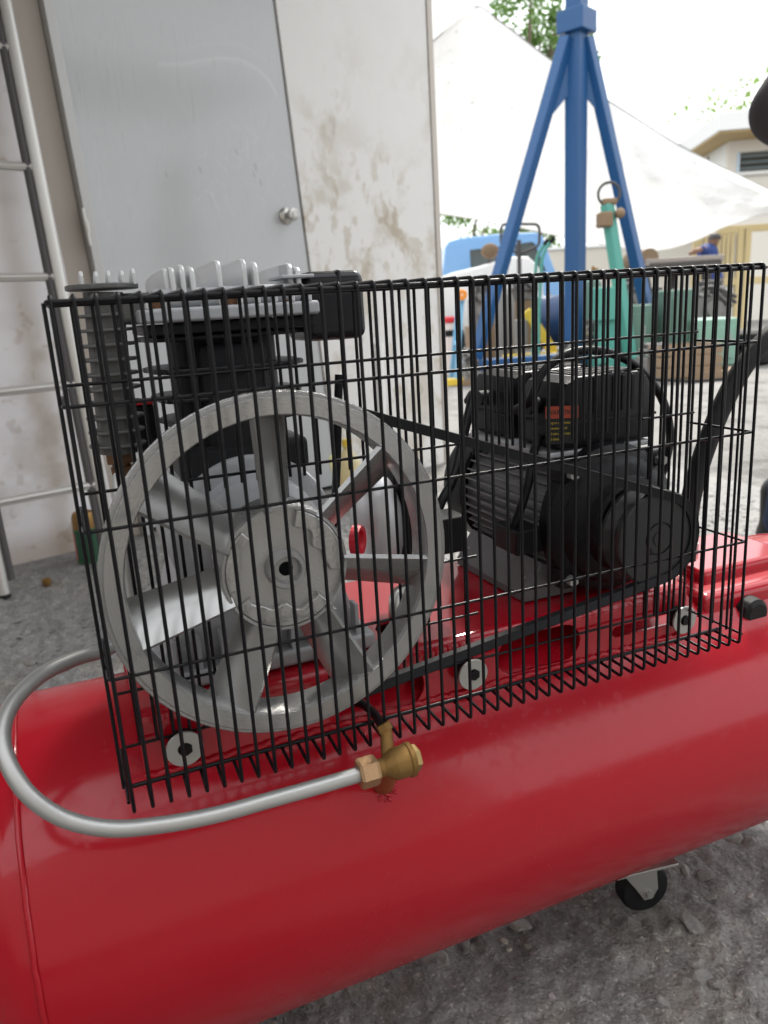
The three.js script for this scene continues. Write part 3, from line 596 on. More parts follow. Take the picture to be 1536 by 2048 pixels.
  cp('capacitor_cable', smooth([V(0.446, Y(-0.115), -0.822), Q(945, 790, -0.80), Q(925, 880, -0.78), Q(905, 960, -0.76), Q(880, 1010, -0.75), Q(865, 1060, -0.75)], 0.0055, 60, 10), M.black, mo);
  cp('side_cable', smooth([Q(1080, 870, -0.70), Q(1066, 910, -0.70), Q(1058, 960, -0.69), Q(1040, 1020, -0.69), Q(1020, 1070, -0.695)], 0.005, 40, 10), M.black, mo);
  cp('terminal_block', [box(0.05, 0.028, 0.05, 0.445, PT + 0.075, -0.70, 0.003)], M.black, mo);
}

// ---- compressor pump: crankcase, cylinder, head, air filter
{
  const pu = sub('pump', comp), ax = FX, zc = -0.745;
  // crankcase: rounded housing on a foot flange
  const cs = []; for (let i = 0; i <= 40; i++) { const a = -0.5 + i / 40 * (Math.PI + 1.0); cs.push([ax + 0.078 * Math.cos(a), FY + 0.078 * Math.sin(a)]); }
  cs.push([ax - 0.092, PT + 0.03], [ax - 0.092, PT + 0.016], [ax + 0.092, PT + 0.016], [ax + 0.092, PT + 0.03]);
  const cc = cp('crankcase', [creased(plate(cs, 0.14, 0.006), 0.5).translate(0, 0, -0.82), span(ax - 0.105, ax + 0.105, PT + 0.002, PT + 0.018, -0.835, -0.660, 0.004)], M.castAl, pu);
  cp('bearing_cover', latheZ([[0.014, -0.628], [0.024, -0.628], [0.028, -0.640], [0.050, -0.650], [0.060, -0.660], [0.062, -0.684]].reverse(), 48).translate(ax, FY, 0), M.castAl, cc);
  for (let i = 0; i < 6; i++) { const a = i / 6 * 6.28 + 0.3; cp('cover_bolt', creased(cyl(0.005, 0.005, V(ax + 0.055 * Math.cos(a), FY + 0.055 * Math.sin(a), -0.664), V(ax + 0.055 * Math.cos(a), FY + 0.055 * Math.sin(a), -0.652), 6), 0.5), M.zinc, cc); }
  for (let i = 0; i < 9; i++) { const x = ax - 0.088 + i * 0.022; cp('base_rib', span(x - 0.002, x + 0.002, PT + 0.016, PT + 0.05, -0.679, -0.664, 0.001), M.castAl, cc); }
  for (const s of [-1, 1]) cp('side_rib', plate([[ax + s * 0.070, FY - 0.02], [ax + s * 0.098, PT + 0.018], [ax + s * 0.04, PT + 0.018]].sort((a, b) => s > 0 ? 0 : 0), 0.012, 0.001).translate(0, 0, -0.70), M.castAl, cc);
  // oil sight glass (red ring) and oil filler, on the right flank
  const og = onZ(700, 1082, -0.70);
  cp('oil_sight_glass', [latheZ([[0.0005, 0.004], [0.010, 0.004], [0.011, 0.008], [0.015, 0.009], [0.016, 0.006], [0.016, 0]].reverse(), 20).rotateY(0.9).translate(og.x + 0.004, og.y, -0.70)], std(lin(0.55, 0.012, 0.03), 0.35), cc);
  // silver breather housing and black bar beside the crankcase
  const bh = onZ(768, 1060, -0.72);
  cp('breather_housing', [new THREE.SphereGeometry(0.045, 32, 20).scale(0.62, 1.35, 0.8).translate(bh.x, bh.y, -0.74)], M.silverSmooth, pu);
  for (let i = 0; i < 6; i++) { const q = onZ(805 + i * 9, 1060, -0.735); cp('filter_rib', span(q.x - 0.0028, q.x + 0.0028, bh.y - 0.055 + i * 0.002, bh.y + 0.058 - i * 0.003, -0.775, -0.715, 0.001), M.rubber, pu); }
  const pb0 = onZ(880, 1080, -0.70), pb1 = onZ(935, 1075, -0.70);
  cp('pressure_switch', span(pb0.x - 0.02, pb1.x, pb0.y - 0.018, pb0.y + 0.022, -0.74, -0.70, 0.003), M.black, pu);
  const bp = onZ(780, 1180, -0.66);
  cp('drain_plug', [smooth([V(0.285, PT + 0.002, -0.70), V(0.285, PT + 0.022, -0.70), V(0.29, PT + 0.034, -0.705), V(0.305, PT + 0.036, -0.71)], 0.007, 20, 12)], M.steel, pu);
  // cylinder block: black casting with flanges
  const y0 = FY + 0.062, y1 = Y(-0.002), w = 0.096, d = 0.10;
  const cyb = cp('cylinder_block', [creased(cyl(0.050, 0.050, V(ax, y0, zc), V(ax, y1, zc), 40), 0.4), span(ax - 0.060, ax + 0.060, y0 - 0.004, y0 + 0.026, zc - 0.055, zc + 0.06, 0.006), span(ax - 0.03, ax + 0.03, y0, y1 - 0.02, zc + 0.035, zc + 0.058, 0.008)], M.blackCast, pu);
  for (const [y, rx, rz] of [[-0.018, 0.074, 0.060], [-0.046, 0.072, 0.060], [-0.072, 0.068, 0.058], [-0.094, 0.064, 0.056]]) {
    const o = []; for (let i = 0; i < 48; i++) { const a = i / 48 * 6.28318, k = 1 + 0.02 * Math.sin(a * 7) + 0.015 * Math.sin(a * 13 + 1); const c = Math.cos(a), s = Math.sin(a), q = Math.pow(Math.pow(Math.abs(c), 3) + Math.pow(Math.abs(s), 3), -1 / 3); o.push([rx * k * c * q, rz * k * s * q]); }
    cp('cooling_fin', plate(o, 0.0045, 0.0014).rotateX(-Math.PI / 2).translate(ax, Y(y), zc), M.blackCast, cyb);
  }
  // cylinder head: valve plate, head casting, tall bowed fins fanned over it
  const hy = Y(0.0), hw = 0.078;
  const head = cp('cylinder_head', [span(ax - hw, ax + hw, hy - 0.002, hy + 0.010, zc - 0.07, zc + 0.07, 0.003), span(ax - 0.066, ax + 0.066, hy + 0.009, hy + 0.026, zc - 0.06, zc + 0.06, 0.006)], M.castAl, pu);
  cp('gasket_plate', span(ax - hw + 0.004, ax + hw - 0.004, hy - 0.012, hy - 0.003, zc - 0.066, zc + 0.066, 0.002), M.blackCast, pu);
  // [px centre, px half width at base, top py, length in z]
  for (const [px, py, zf, len] of [[335, 535, 0.056, 0.150], [347, 532, 0.060, 0.03], [367, 527, 0.062, 0.03], [387, 531, 0.064, 0.03], [440, 518, 0.058, 0.155], [491, 515, 0.056, 0.155], [514, 521, 0.062, 0.04], [584, 524, 0.052, 0.15], [600, 531, 0.056, 0.04]]) {
    const p = onZ(px, py, zc + zf), h = p.y - (hy + 0.020);
    const o = [[0, 0], [len, 0], [len, h * 0.8], [len * 0.93, h * 0.92], [len * 0.5, h * 0.99], [0.012, h], [0.005, h * 0.95], [0.0012, h * 0.82], [0, h * 0.6]];
    const g = plate(o, 0.0048, 0.0018); g.rotateY(Math.PI / 2).translate(p.x - 0.0042, hy + 0.020, zc + zf);
    cp('head_fin', creased(g, 0.6), M.finAl, head);
  }
  for (let i = 0; i < 10; i++) { const x = ax - 0.070 + i * 0.0155; cp('head_lug', span(x - 0.002, x + 0.002, hy + 0.0095, hy + 0.017 + (i % 3) * 0.002, zc + 0.056, zc + 0.069, 0.0012), M.finAl, head); }
  for (const [x, z] of [[ax - 0.06, zc + 0.058], [ax + 0.055, zc + 0.055], [ax, zc + 0.06]]) cp('head_bolt', [creased(cyl(0.0062, 0.0062, V(x, hy + 0.010, z), V(x, hy + 0.018, z), 6), 0.5)], M.brassDark, head);
  cp('head_plate', [span(ax + 0.048, ax + 0.078, hy + 0.030, hy + 0.033, zc + 0.01, zc + 0.06, 0.001), cyl(0.007, 0.007, V(ax + 0.058, hy + 0.02, zc + 0.04), V(ax + 0.058, hy + 0.042, zc + 0.04), 12)], M.castAl, head);
  // black air filter box on the right
  const fl = cp('air_filter', [span(0.214, 0.274, Y(-0.027), Y(0.036), -0.775, -0.70, 0.009)], M.blackGloss, pu);
  cp('filter_band', span(0.2465, 0.2505, Y(-0.0275), Y(0.0365), -0.7755, -0.6995, 0.009), M.blackGloss, fl);
  cp('filter_neck', [cyl(0.016, 0.016, V(0.20, Y(0.012), -0.74), V(0.217, Y(0.008), -0.74), 18)], M.castAl, fl);
}
// ---- finned aftercooler on the left of the head
{
  const ac = sub('aftercooler', comp), z = -0.722;
  const tp = onZ(205, 580, z), bt = onZ(238, 905, z);
  cp('core', [creased(cyl(0.0165, 0.0165, bt, V(tp.x, tp.y - 0.002, z), 28), 0.5)], M.coolerAl, ac);
  for (let i = 0; i < 11; i++) {
    const t = 0.07 + i / 10.4 * 0.92, c = bt.clone().lerp(tp, 1 - t);
    const g = plate(slot(0, 0, 0.049 - (i % 2) * 0.001, 0.042, 10), 0.0028, 0.0008).rotateX(-Math.PI / 2).rotateZ(rr(-0.02, 0.02));
    cp('fin', g.translate(c.x, c.y, c.z), M.coolerAl, ac);
  }
  const top = cp('top_plate', [plate(slot(0, 0, 0.060, 0.058, 10), 0.0045, 0.001).rotateX(-Math.PI / 2).translate(tp.x, tp.y, z), span(tp.x + 0.01, 0.09, tp.y - 0.030, tp.y - 0.004, z - 0.02, z + 0.018, 0.006)], M.coolerAl, ac);
  for (const [px, py] of [[158, 550], [188, 550], [213, 549], [240, 548], [262, 544]]) {
    const p = onZ(px, py, z + 0.012); cp('top_fin', creased(plate([[0, 0], [0.034, 0], [0.034, 0.008], [0.012, p.y - tp.y], [0.004, p.y - tp.y], [0, p.y - tp.y - 0.004]], 0.003, 0.001), 0.6).rotateY(Math.PI / 2).translate(p.x, tp.y + 0.003, z + 0.016), M.finAl, ac);
  }
  const n = bt.clone();
  cp('brass_fitting', [creased(cyl(0.013, 0.013, V(n.x, n.y + 0.002, z), V(n.x, n.y - 0.009, z), 6), 0.5), cyl(0.008, 0.008, V(n.x, n.y - 0.009, z), V(n.x + 0.001, n.y - 0.014, z), 14), creased(cyl(0.0115, 0.0115, V(n.x + 0.001, n.y - 0.013, z), V(n.x + 0.002, n.y - 0.030, z), 6), 0.5)], M.brassDark, ac);
  const s = onZ(292, 845, -0.80);
  cp('safety_valve', [span(s.x - 0.010, s.x + 0.010, s.y - 0.03, s.y + 0.018, -0.815, -0.79, 0.003)], M.black, ac);
  cp('valve_cap', [span(s.x - 0.0105, s.x + 0.0105, s.y + 0.0185, s.y + 0.0225, -0.816, -0.789, 0.001)], std(lin(0.6, 0.01, 0.03), 0.35), ac);
}

// ---- belt guard: every wire of the basket its own mesh
{
  const gd = sub('belt_guard', comp);
  const zf = -0.55, zb = -0.632, x0 = -0.001, x1 = 0.613, yt = Y(0.019), yb = Y(-0.363), R = 0.00152, N = 44, dx = (x1 - x0) / N;
  const cut = x => x > 0.088 && x < 0.262 ? Y(-0.138) : x > 0.345 && x < 0.556 ? Y(-0.138) : Y(-0.352);
  for (let i = 0; i <= N; i++) {
    const x = x0 + i * dx, j = () => rr(-0.0006, 0.0006);
    const end = cut(x);
    const pts = [V(x + j(), yb + 0.0012, zf - 0.034), V(x, yb, zf), V(x + j(), yt, zf), V(x + j(), yt, zb), V(x + j(), end + rr(-0.003, 0.003), zb + j())];
    cp('wire', sweep(bent(pts, 0.004), R, 2, 8), M.wire, gd);
  }
  const rail = (pts, r = 0.00135) => cp('wire', sweep(bent(pts, 0.005), r, 2, 8), M.wire, gd);
  const fr = zf - 0.0031, bk = zb + 0.0031;
  for (const y of [-0.052, -0.139, -0.252]) rail([V(x0 - 0.003, Y(y), zb - 0.004), V(x0 - 0.003, Y(y), fr), V(x1 + 0.003, Y(y), fr), V(x1 + 0.003, Y(y), zb - 0.004)]);
  rail([V(x0 - 0.003, yt - 0.0034, fr), V(x1 + 0.003, yt - 0.0034, fr)], 0.0018);
  rail([V(x0 - 0.003, yt - 0.0034, bk), V(x1 + 0.003, yt - 0.0034, bk)], 0.0018);
  rail([V(x0 - 0.003, yt - 0.0034, zb), V(x0 - 0.003, yt - 0.0034, zf)]);
  rail([V(x1 + 0.003, yt - 0.0034, zb), V(x1 + 0.003, yt - 0.0034, zf)]);
  rail([V(x0 - 0.002, yb + 0.0042, zf - 0.031), V(x1 + 0.002, yb + 0.0042, zf - 0.031)], 0.0019);
  rail([V(x1 + 0.003, yb + 0.010, zb), V(x1 + 0.003, yb + 0.010, zf)]);
  rail([V(x0 - 0.003, yb + 0.010, zb), V(x0 - 0.003, yb + 0.010, zf)]);
  // back rails, broken by the openings
  rail([V(x0, Y(-0.043), bk), V(x1, Y(-0.043), bk)]);
  rail([V(x0, Y(-0.127), bk), V(0.345, Y(-0.127), bk)]); rail([V(0.545, Y(-0.127), bk), V(x1, Y(-0.127), bk)]);
  rail([V(x0, Y(-0.24), bk), V(0.088, Y(-0.24), bk)]); rail([V(0.262, Y(-0.24), bk), V(0.345, Y(-0.24), bk)]); rail([V(0.555, Y(-0.24), bk), V(x1, Y(-0.24), bk)]);
  rail([V(x0, Y(-0.300), bk), V(0.088, Y(-0.300), bk)]); rail([V(0.262, Y(-0.30), bk), V(0.345, Y(-0.30), bk)]);
  rail([V(x0, Y(-0.3535), bk - 0.006), V(x1, Y(-0.3535), bk - 0.006)]);
  // end uprights
  for (const z of [-0.573, -0.593, -0.613]) rail([V(x1 + 0.005, yt - 0.003, z), V(x1 + 0.005, yb + 0.006, z)]);
  for (const z of [-0.578, -0.606]) rail([V(x0 - 0.005, yt - 0.003, z), V(x0 - 0.005, yb + 0.006, z)]);
}

// ================================================================ the yard behind
const lp = (g, d) => (px, py) => { const p = onDepth(px, py, d).sub(g.position); return [p.dot(RH), p.y]; };   // pixel -> local x, y on the thing's own plane
function yardThing(name, label, category, px, py, turn = 0, group) {
  const p = ground(px, py), g = thing(name, label, category, [p.x, 0, p.z], PHI + turn, group);
  return { g, d: p.dot(FH), L: lp(g, p.dot(FH)) };
}
const pxBox = (L, x0, y0, x1, y1, z0, z1, r) => { const a = L(x0, y0), b = L(x1, y1); return span(a[0], b[0], a[1], b[1], z0, z1, r); };
const bar = (a, b, w, d, twist = 0) => { // square tube between two points
  const v = V(...b).sub(V(...a)), g = box(w, v.length(), d, 0, 0, 0, 0.008).rotateY(twist);
  g.applyQuaternion(new THREE.Quaternion().setFromUnitVectors(V(0, 1, 0), v.clone().normalize()));
  return g.translate((a[0] + b[0]) / 2, (a[1] + b[1]) / 2, (a[2] + b[2]) / 2);
};
{ // ---- blue mobile gantry: mast, collar, two raked legs, base beam, castors
  const A = ground(938, 765), B = ground(1317, 735), C = A.clone().lerp(B, 0.545), dir = B.clone().sub(A).normalize();
  const turn = -Math.atan2(dir.z, dir.x);
  const g = thing('gantry_hoist', 'tall blue steel gantry with raked legs standing in the yard', 'gantry', [C.x, 0, C.z], turn);
  const d = C.dot(FH), to = (px, py) => { const p = onDepth(px, py, d).sub(g.position); return p.dot(dir); };
  const hAt = (px, py) => onDepth(px, py, d).y;
  const half = A.distanceTo(C), halfB = B.distanceTo(C), yApex = hAt(1150, 110), bb = 0.20;
  obj('mast', [span(-0.082, 0.082, bb, yApex + 1.0, -0.082, 0.082, 0.008).rotateY(0.62)], M.blue, g);
  obj('collar', [span(-0.142, 0.142, hAt(1150, 68), hAt(1150, 22), -0.142, 0.142, 0.012).rotateY(0.62)], M.blue, g);
  const mm = M.blue;
  obj('leg', bar([-half + 0.06, bb, 0], [-0.10, yApex + 0.15, 0], 0.112, 0.112, 0.55), mm, g);
  obj('leg', bar([halfB - 0.04, bb, 0], [0.10, yApex + 0.15, 0], 0.112, 0.112, 0.55), mm, g);
  for (const s of [-1, 1]) { obj('gusset', plate([[s * 0.08, yApex - 0.35], [s * 0.34, yApex - 0.62], [s * 0.09, yApex + 0.05]], 0.02, 0.002).translate(0, 0, -0.01), mm, g); }
  obj('base_beam', span(-half - 0.08, halfB + 0.08, 0.11, 0.23, -0.07, 0.07, 0.01), mm, g);
  for (const x of [-half, halfB]) {
    const c = sub('caster', g);
    obj('wheel', latheZ([[0.02, -0.025], [0.05, -0.025], [0.055, -0.02], [0.055, 0.02], [0.05, 0.025], [0.02, 0.025]], 28).translate(x, 0.055, 0), M.yellow, c);
    obj('fork', [span(x - 0.03, x + 0.03, 0.04, 0.11, -0.036, -0.03, 0.001), span(x - 0.03, x + 0.03, 0.04, 0.11, 0.03, 0.036, 0.001), span(x - 0.035, x + 0.035, 0.104, 0.11, -0.036, 0.036, 0.001)], M.greyScrap, c);
  }
}
{ // ---- white tarpaulin hung across the yard
  const top = [[800, 130, 10.80], [866, 82, 11.10], [950, 12, 11.60], [1010, 50, 11.80], [1065, 92, 12.00], [1150, 158, 12.30], [1250, 222, 12.60], [1350, 285, 13.00], [1440, 333, 13.40], [1536, 378, 13.80], [1680, 440, 14.20]];
  const bot = [[800, 412, 10.40], [880, 427, 10.60], [950, 438, 10.90], [1040, 455, 11.20], [1130, 474, 11.50], [1220, 491, 11.80], [1300, 501, 12.10], [1350, 494, 12.40], [1400, 477, 12.60], [1448, 454, 12.90], [1536, 428, 13.20], [1680, 450, 13.80]];
  const at = (arr, t) => { const f = t * (arr.length - 1), i = Math.min(arr.length - 2, Math.floor(f)), u = f - i; return arr[i].map((v, k) => v + (arr[i + 1][k] - v) * u); };
  const patch = (fa, fb, n, m, fold) => {
    const P = [], U = [], I = [];
    for (let j = 0; j <= m; j++) for (let i = 0; i <= n; i++) {
      const t = i / n, v = j / m, a = fa(t), b = fb(t);
      const pa = onDepth(...a), pb = onDepth(...b), p = pa.lerp(pb, v);
      const w = Math.sin(Math.PI * Math.min(1, v)) * fold * (0.30 * Math.sin(t * 37 + 3 * v) + 0.5 * (fbm(t + 0.1, v * 0.6 + 0.2, 10, 3, 221) - 0.5)) - 0.45 * fold * Math.sin(Math.PI * v);
      p.addScaledVector(FH, w); P.push(p.x, p.y, p.z); U.push(t * 4, v * 2);
      if (i && j) { const k = j * (n + 1) + i, q = k - n - 1; I.push(q - 1, k - 1, q, q, k - 1, k); }
    }
    const g = new THREE.BufferGeometry(); g.setAttribute('position', new THREE.Float32BufferAttribute(P, 3)); g.setAttribute('uv', new THREE.Float32BufferAttribute(U, 2)); g.setIndex(I); g.computeVertexNormals(); return g;
  };
  const dirt = tex(512, 512, (u, v) => { const n = fbm(u, v, 26, 4, 231, 0.6), m = fbm(u, v, 7, 4, 233); const s = sstep(0.74, 0.80, n) * 0.3 + sstep(0.5, 0.75, m) * 0.03; return [0.93 - s * 0.5, 0.925 - s * 0.52, 0.91 - s * 0.55]; }, true);
  const tm = phy(0xffffff, 1.0, 0, { map: dirt, side: THREE.DoubleSide, bumpMap: rep(mottle, 3, 3), bumpScale: 0.015, transmission: 0.5, thickness: 0, ior: 1.2 });
  const base = ground(1200, 690);
  const tp = thing('tarpaulin', 'large white tarpaulin sheet strung above the yard behind the blue gantry', 'tarpaulin', [base.x, 0, base.z]);
  const add = (name, geo, mat) => obj(name, geo.translate(-base.x, 0, -base.z), mat, tp);
  add('sheet', patch(t => at(top, t), t => at(bot, t), 90, 24, 0.55), tm);
  add('awning_panel', patch(t => at([[800, -120, 9.4], [870, -120, 9.6], [985, -110, 10.0]], t), t => at([[800, 132, 10.82], [866, 83, 11.12], [952, 12, 11.6]], t), 24, 14, 0.25), tm);
  add('ridge_rope', sweep(new THREE.CatmullRomCurve3(top.map(q => onDepth(...q))), 0.012, 80, 6), M.greyScrap);
  add('hem', sweep(new THREE.CatmullRomCurve3(bot.map(q => onDepth(...q))), 0.010, 80, 6), tm);
  const e0 = onDepth(...top[10]), e1 = onDepth(...top[0]);
  for (const e of [e0, e1]) add('pole', cyl(0.03, 0.03, V(e.x, 0, e.z), V(e.x, e.y + 0.05, e.z), 12), M.greyScrap);
}
function leafTree(name, label, px, py, h, cr, trunkR, leaves, crownY, leafSize, tint, group) {
  const p = ground(px, py), t = thing(name, label, 'tree', [p.x, 0, p.z], 0, group);
  const bark = std(lin(0.16, 0.12, 0.085), 0.9, 0, { bumpMap: rep(mottle, 2, 6), bumpScale: 0.02 });
  const limbs = [cyl(trunkR, trunkR * 0.6, V(0, 0, 0), V(0.1, h * 0.6, 0.05), 10)]; const ends = [];
  for (let i = 0; i < 9; i++) { const a = i * 2.4, r = cr * rr(0.45, 0.85), s = V(0.1 * (i / 9), h * rr(0.38, 0.6), 0), e = V(Math.cos(a) * r, crownY + rr(-0.4, 0.6) * cr, Math.sin(a) * r); limbs.push(cyl(trunkR * 0.45, trunkR * 0.12, s, e, 7)); ends.push(e); }
  obj('trunk', limbs, bark, t);
  const cl = []; for (let i = 0; i < 34; i++) { const e = ends[i % 9]; cl.push([e.x + rr(-0.5, 0.5) * cr, e.y + rr(-0.4, 0.4) * cr, e.z + rr(-0.5, 0.5) * cr, cr * rr(0.16, 0.34)]); }
  const P = [], N = [];
  for (let i = 0; i < leaves; i++) {
    const c = cl[Math.floor(rnd() * cl.length)], u = V(rr(-1, 1), rr(-1, 1), rr(-1, 1)).normalize().multiplyScalar(c[3] * Math.cbrt(rr(0.2, 1)));
    const o = V(c[0] + u.x, c[1] + u.y * 0.7, c[2] + u.z), a = V(rr(-1, 1), rr(-1, 0.3), rr(-1, 1)).normalize(), b = a.clone().cross(V(rr(-1, 1), 1, rr(-1, 1))).normalize(), s = leafSize * rr(0.7, 1.3);
    const q = [o.clone(), o.clone().addScaledVector(a, s * 0.5).addScaledVector(b, s * 0.28), o.clone().addScaledVector(a, s), o.clone().addScaledVector(a, s * 0.5).addScaledVector(b, -s * 0.28)];
    for (const k of [0, 1, 2, 0, 2, 3]) { P.push(q[k].x, q[k].y, q[k].z); }
  }
  const g = new THREE.BufferGeometry(); g.setAttribute('position', new THREE.Float32BufferAttribute(P, 3)); g.computeVertexNormals();
  obj('crown', g, phy(lin(...tint), 0.7, 0, { side: THREE.DoubleSide, transmission: 0.45, thickness: 0 }), t);
}
leafTree('tree', 'green leafy tree behind the blue pickup cab', 940, 655, 4.2, 2.6, 0.14, 9000, 2.7, 0.16, [0.16, 0.30, 0.05], 'trees beyond the yard');
leafTree('tree', 'tall tree with forked trunk rising above the tarpaulin ridge', 1045, 645, 10, 2.3, 0.30, 6000, 9.2, 0.20, [0.14, 0.27, 0.05], 'trees beyond the yard');
leafTree('tree', 'pale tree top showing above the white roof at the yard end', 1425, 622, 7.4, 1.3, 0.05, 170, 6.8, 0.24, [0.22, 0.36, 0.06], 'trees beyond the yard');

{ // ---- blue pickup cab, side on
  const { g, L } = yardThing('pickup_truck', 'light blue pickup cab parked beyond the gantry under the green tree', 'pickup', 1000, 690);
  const bl = phy(lin(0.16, 0.36, 0.66), 0.3, 0, { clearcoat: 0.8, clearcoatRoughness: 0.1 });
  const gl = phy(lin(0.05, 0.07, 0.07), 0.08, 0, { clearcoat: 0.5 });
  const q = (px, py) => L(px, py);
  const out = [q(884, 690), q(884, 560), q(890, 495), q(898, 482), q(920, 476), q(1000, 467), q(1072, 464), q(1086, 472), q(1112, 545), q(1180, 560), q(1190, 590), q(1190, 690)];
  const win = [q(936, 497), q(1004, 489), q(1010, 494), q(1012, 545), q(950, 545), q(938, 535)], win2 = [q(1026, 486), q(1064, 480), q(1072, 484), q(1096, 545), q(1028, 545)];
  const yMin = 0.28; out[0][1] = yMin; out[out.length - 1][1] = yMin;
  obj('cab', creased(plate(out, 1.6, 0.03, [win, win2]), 0.5).translate(0, 0, -1.6), bl, g);
  for (const w of [win, win2]) obj('window', plate(w, 0.01, 0), gl, g).position.z = -0.05;
  obj('inner_panel', plate(out.map(([x, y]) => [x * 0.98, y * 0.97]), 0.02, 0).translate(0, 0, -0.9), std(lin(0.30, 0.30, 0.29), 0.8), g);
  const bx = q(884, 560)[0];
  obj('cargo_bed', [span(bx - 1.7, bx - 0.03, 0.45, 1.0, -1.55, -0.05, 0.03)], bl, g);
  for (const x of [bx - 1.0, bx + 2.0]) for (const z of [-0.12, -1.5]) { const w = sub('wheel', g); obj('tyre', latheZ([[0.2, -0.1], [0.32, -0.1], [0.34, -0.07], [0.34, 0.07], [0.32, 0.1], [0.2, 0.1]], 32).translate(x, 0.34, z), M.rubber, w); obj('rim', latheZ([[0.01, 0.06], [0.12, 0.05], [0.2, 0.09], [0.2, 0]].reverse(), 24).translate(x, 0.34, z), M.zinc, w); }
}
{ // ---- white car with fender mirror on a stalk, nose rising to the right
  const { g, L } = yardThing('white_car', 'white car with stalk mirror parked in front of the blue pickup', 'car', 960, 716);
  const wm = phy(lin(0.78, 0.78, 0.76), 0.3, 0, { clearcoat: 0.8, clearcoatRoughness: 0.08 });
  const o = [L(850, 690), L(862, 562), L(905, 545), L(960, 532), L(1000, 520), L(1030, 512), L(1060, 512), L(1080, 530), L(1090, 560), L(1096, 690)];
  o[0][1] = 0.22; o[o.length - 1][1] = 0.22;
  obj('body', creased(plate(o, 1.3, 0.05), 0.5).translate(0, 0, -1.4), wm, g);
  const m = L(984, 500), s = L(982, 540);
  obj('mirror', [new THREE.SphereGeometry(0.13, 20, 14).scale(1, 0.85, 0.5).translate(m[0], m[1], -0.2)], M.brownScrap, g);
  obj('mirror_stalk', cyl(0.018, 0.018, V(s[0], s[1] - 0.05, -0.25), V(m[0], m[1], -0.22), 8), M.darkScrap, g);
  for (const x of [L(890, 690)[0], L(1060, 690)[0]]) obj('wheel', latheZ([[0.02, -0.09], [0.28, -0.09], [0.3, -0.06], [0.3, 0.06], [0.28, 0.09], [0.02, 0.09]], 30).translate(x, 0.3, -0.05), M.rubber, g);
  obj('headlight', pxBox(L, 1050, 560, 1086, 580, -0.12, -0.08, 0.01), M.zinc, g);
}
{ // ---- dark loop-handled cart
  const { g, L } = yardThing('loop_handle_cart', 'cart with a dark tubular loop handle beside the blue gantry leg', 'cart', 1040, 735);
  const P = (px, py, z = 0) => V(...L(px, py), z);
  obj('handle_loop', sweep(bent([P(1036, 505), P(1002, 496), P(1002, 448), P(1079, 448), P(1079, 492), P(1040, 508)], 0.07), 0.017, 3, 10), M.darkScrap, g);
  obj('post', cyl(0.026, 0.026, P(1038, 480), V(L(1038, 480)[0], 0.16, 0), 12), M.darkScrap, g);
  obj('platform', span(-0.25, 0.25, 0.14, 0.19, -0.35, 0.35, 0.01), M.greyScrap, g);
  for (const x of [-0.2, 0.2]) for (const z of [-0.28, 0.28]) obj('wheel', latheZ([[0.01, -0.02], [0.06, -0.02], [0.07, -0.012], [0.07, 0.012], [0.06, 0.02], [0.01, 0.02]], 20).translate(x, 0.07, z), M.rubber, g);
}
{ // ---- teal hand truck with swept back handle
  const { g, L } = yardThing('hand_truck', 'teal hand truck with a black gripped bent handle', 'hand truck', 1076, 752);
  const P = (px, py, z = 0) => V(...L(px, py), z);
  for (const z of [0, -0.28]) {
    obj('rail', sweep(bent([V(0, 0.03, z), P(1078, 620, z), P(1084, 515, z), P(1092, 496, z), P(1104, 480, z)], 0.05), 0.018, 3, 10), M.teal, g);
    obj('grip', cyl(0.023, 0.023, P(1100, 486, z), P(1108, 474, z), 10), M.rubber, g);
  }
  for (const py of [560, 620, 680]) obj('cross_bar', cyl(0.014, 0.014, P(1079, py, 0), P(1079, py, -0.28), 8), M.teal, g);
  obj('toe_plate', span(-0.02, 0.28, 0.006, 0.022, -0.33, 0.05, 0.004), M.teal, g);
  for (const z of [-0.36, 0.08]) obj('wheel', latheZ([[0.01, -0.02], [0.09, -0.02], [0.1, -0.01], [0.1, 0.01], [0.09, 0.02], [0.01, 0.02]], 24).translate(-0.06, 0.1, z), M.rubber, g);
}
{ // ---- navy drum lying on its side
  const { g, L } = yardThing('oil_drum', 'navy blue drum lying on its side behind the gantry mast', 'drum', 1095, 718);
  const a = L(1015, 650)[0], b = L(1182, 650)[0], r = 0.34, pr = [[0.01, 0], [r - 0.02, 0], [r, 0.01], [r + 0.008, 0.02]];
  const len = b - a; for (const t of [0.33, 0.66]) pr.push([r, len * t - 0.03], [r + 0.014, len * t], [r, len * t + 0.03]);
  pr.push([r + 0.008, len - 0.02], [r, len - 0.01], [r - 0.02, len], [0.01, len]);
  obj('shell', creased(lathe(pr, 48), 0.5).rotateZ(-Math.PI / 2).translate(a, r + 0.16, 0), M.blueNavy, g);
  for (const t of [0.2, 0.8]) obj('cradle', [span(a + len * t - 0.04, a + len * t + 0.04, 0, 0.19, -0.28, 0.28, 0.005)], M.wood, g);
  obj('bung', cyl(0.03, 0.03, V(a + len * 0.5, r * 2 + 0.15, 0), V(a + len * 0.5, r * 2 + 0.19, 0), 12), M.zinc, g);
}
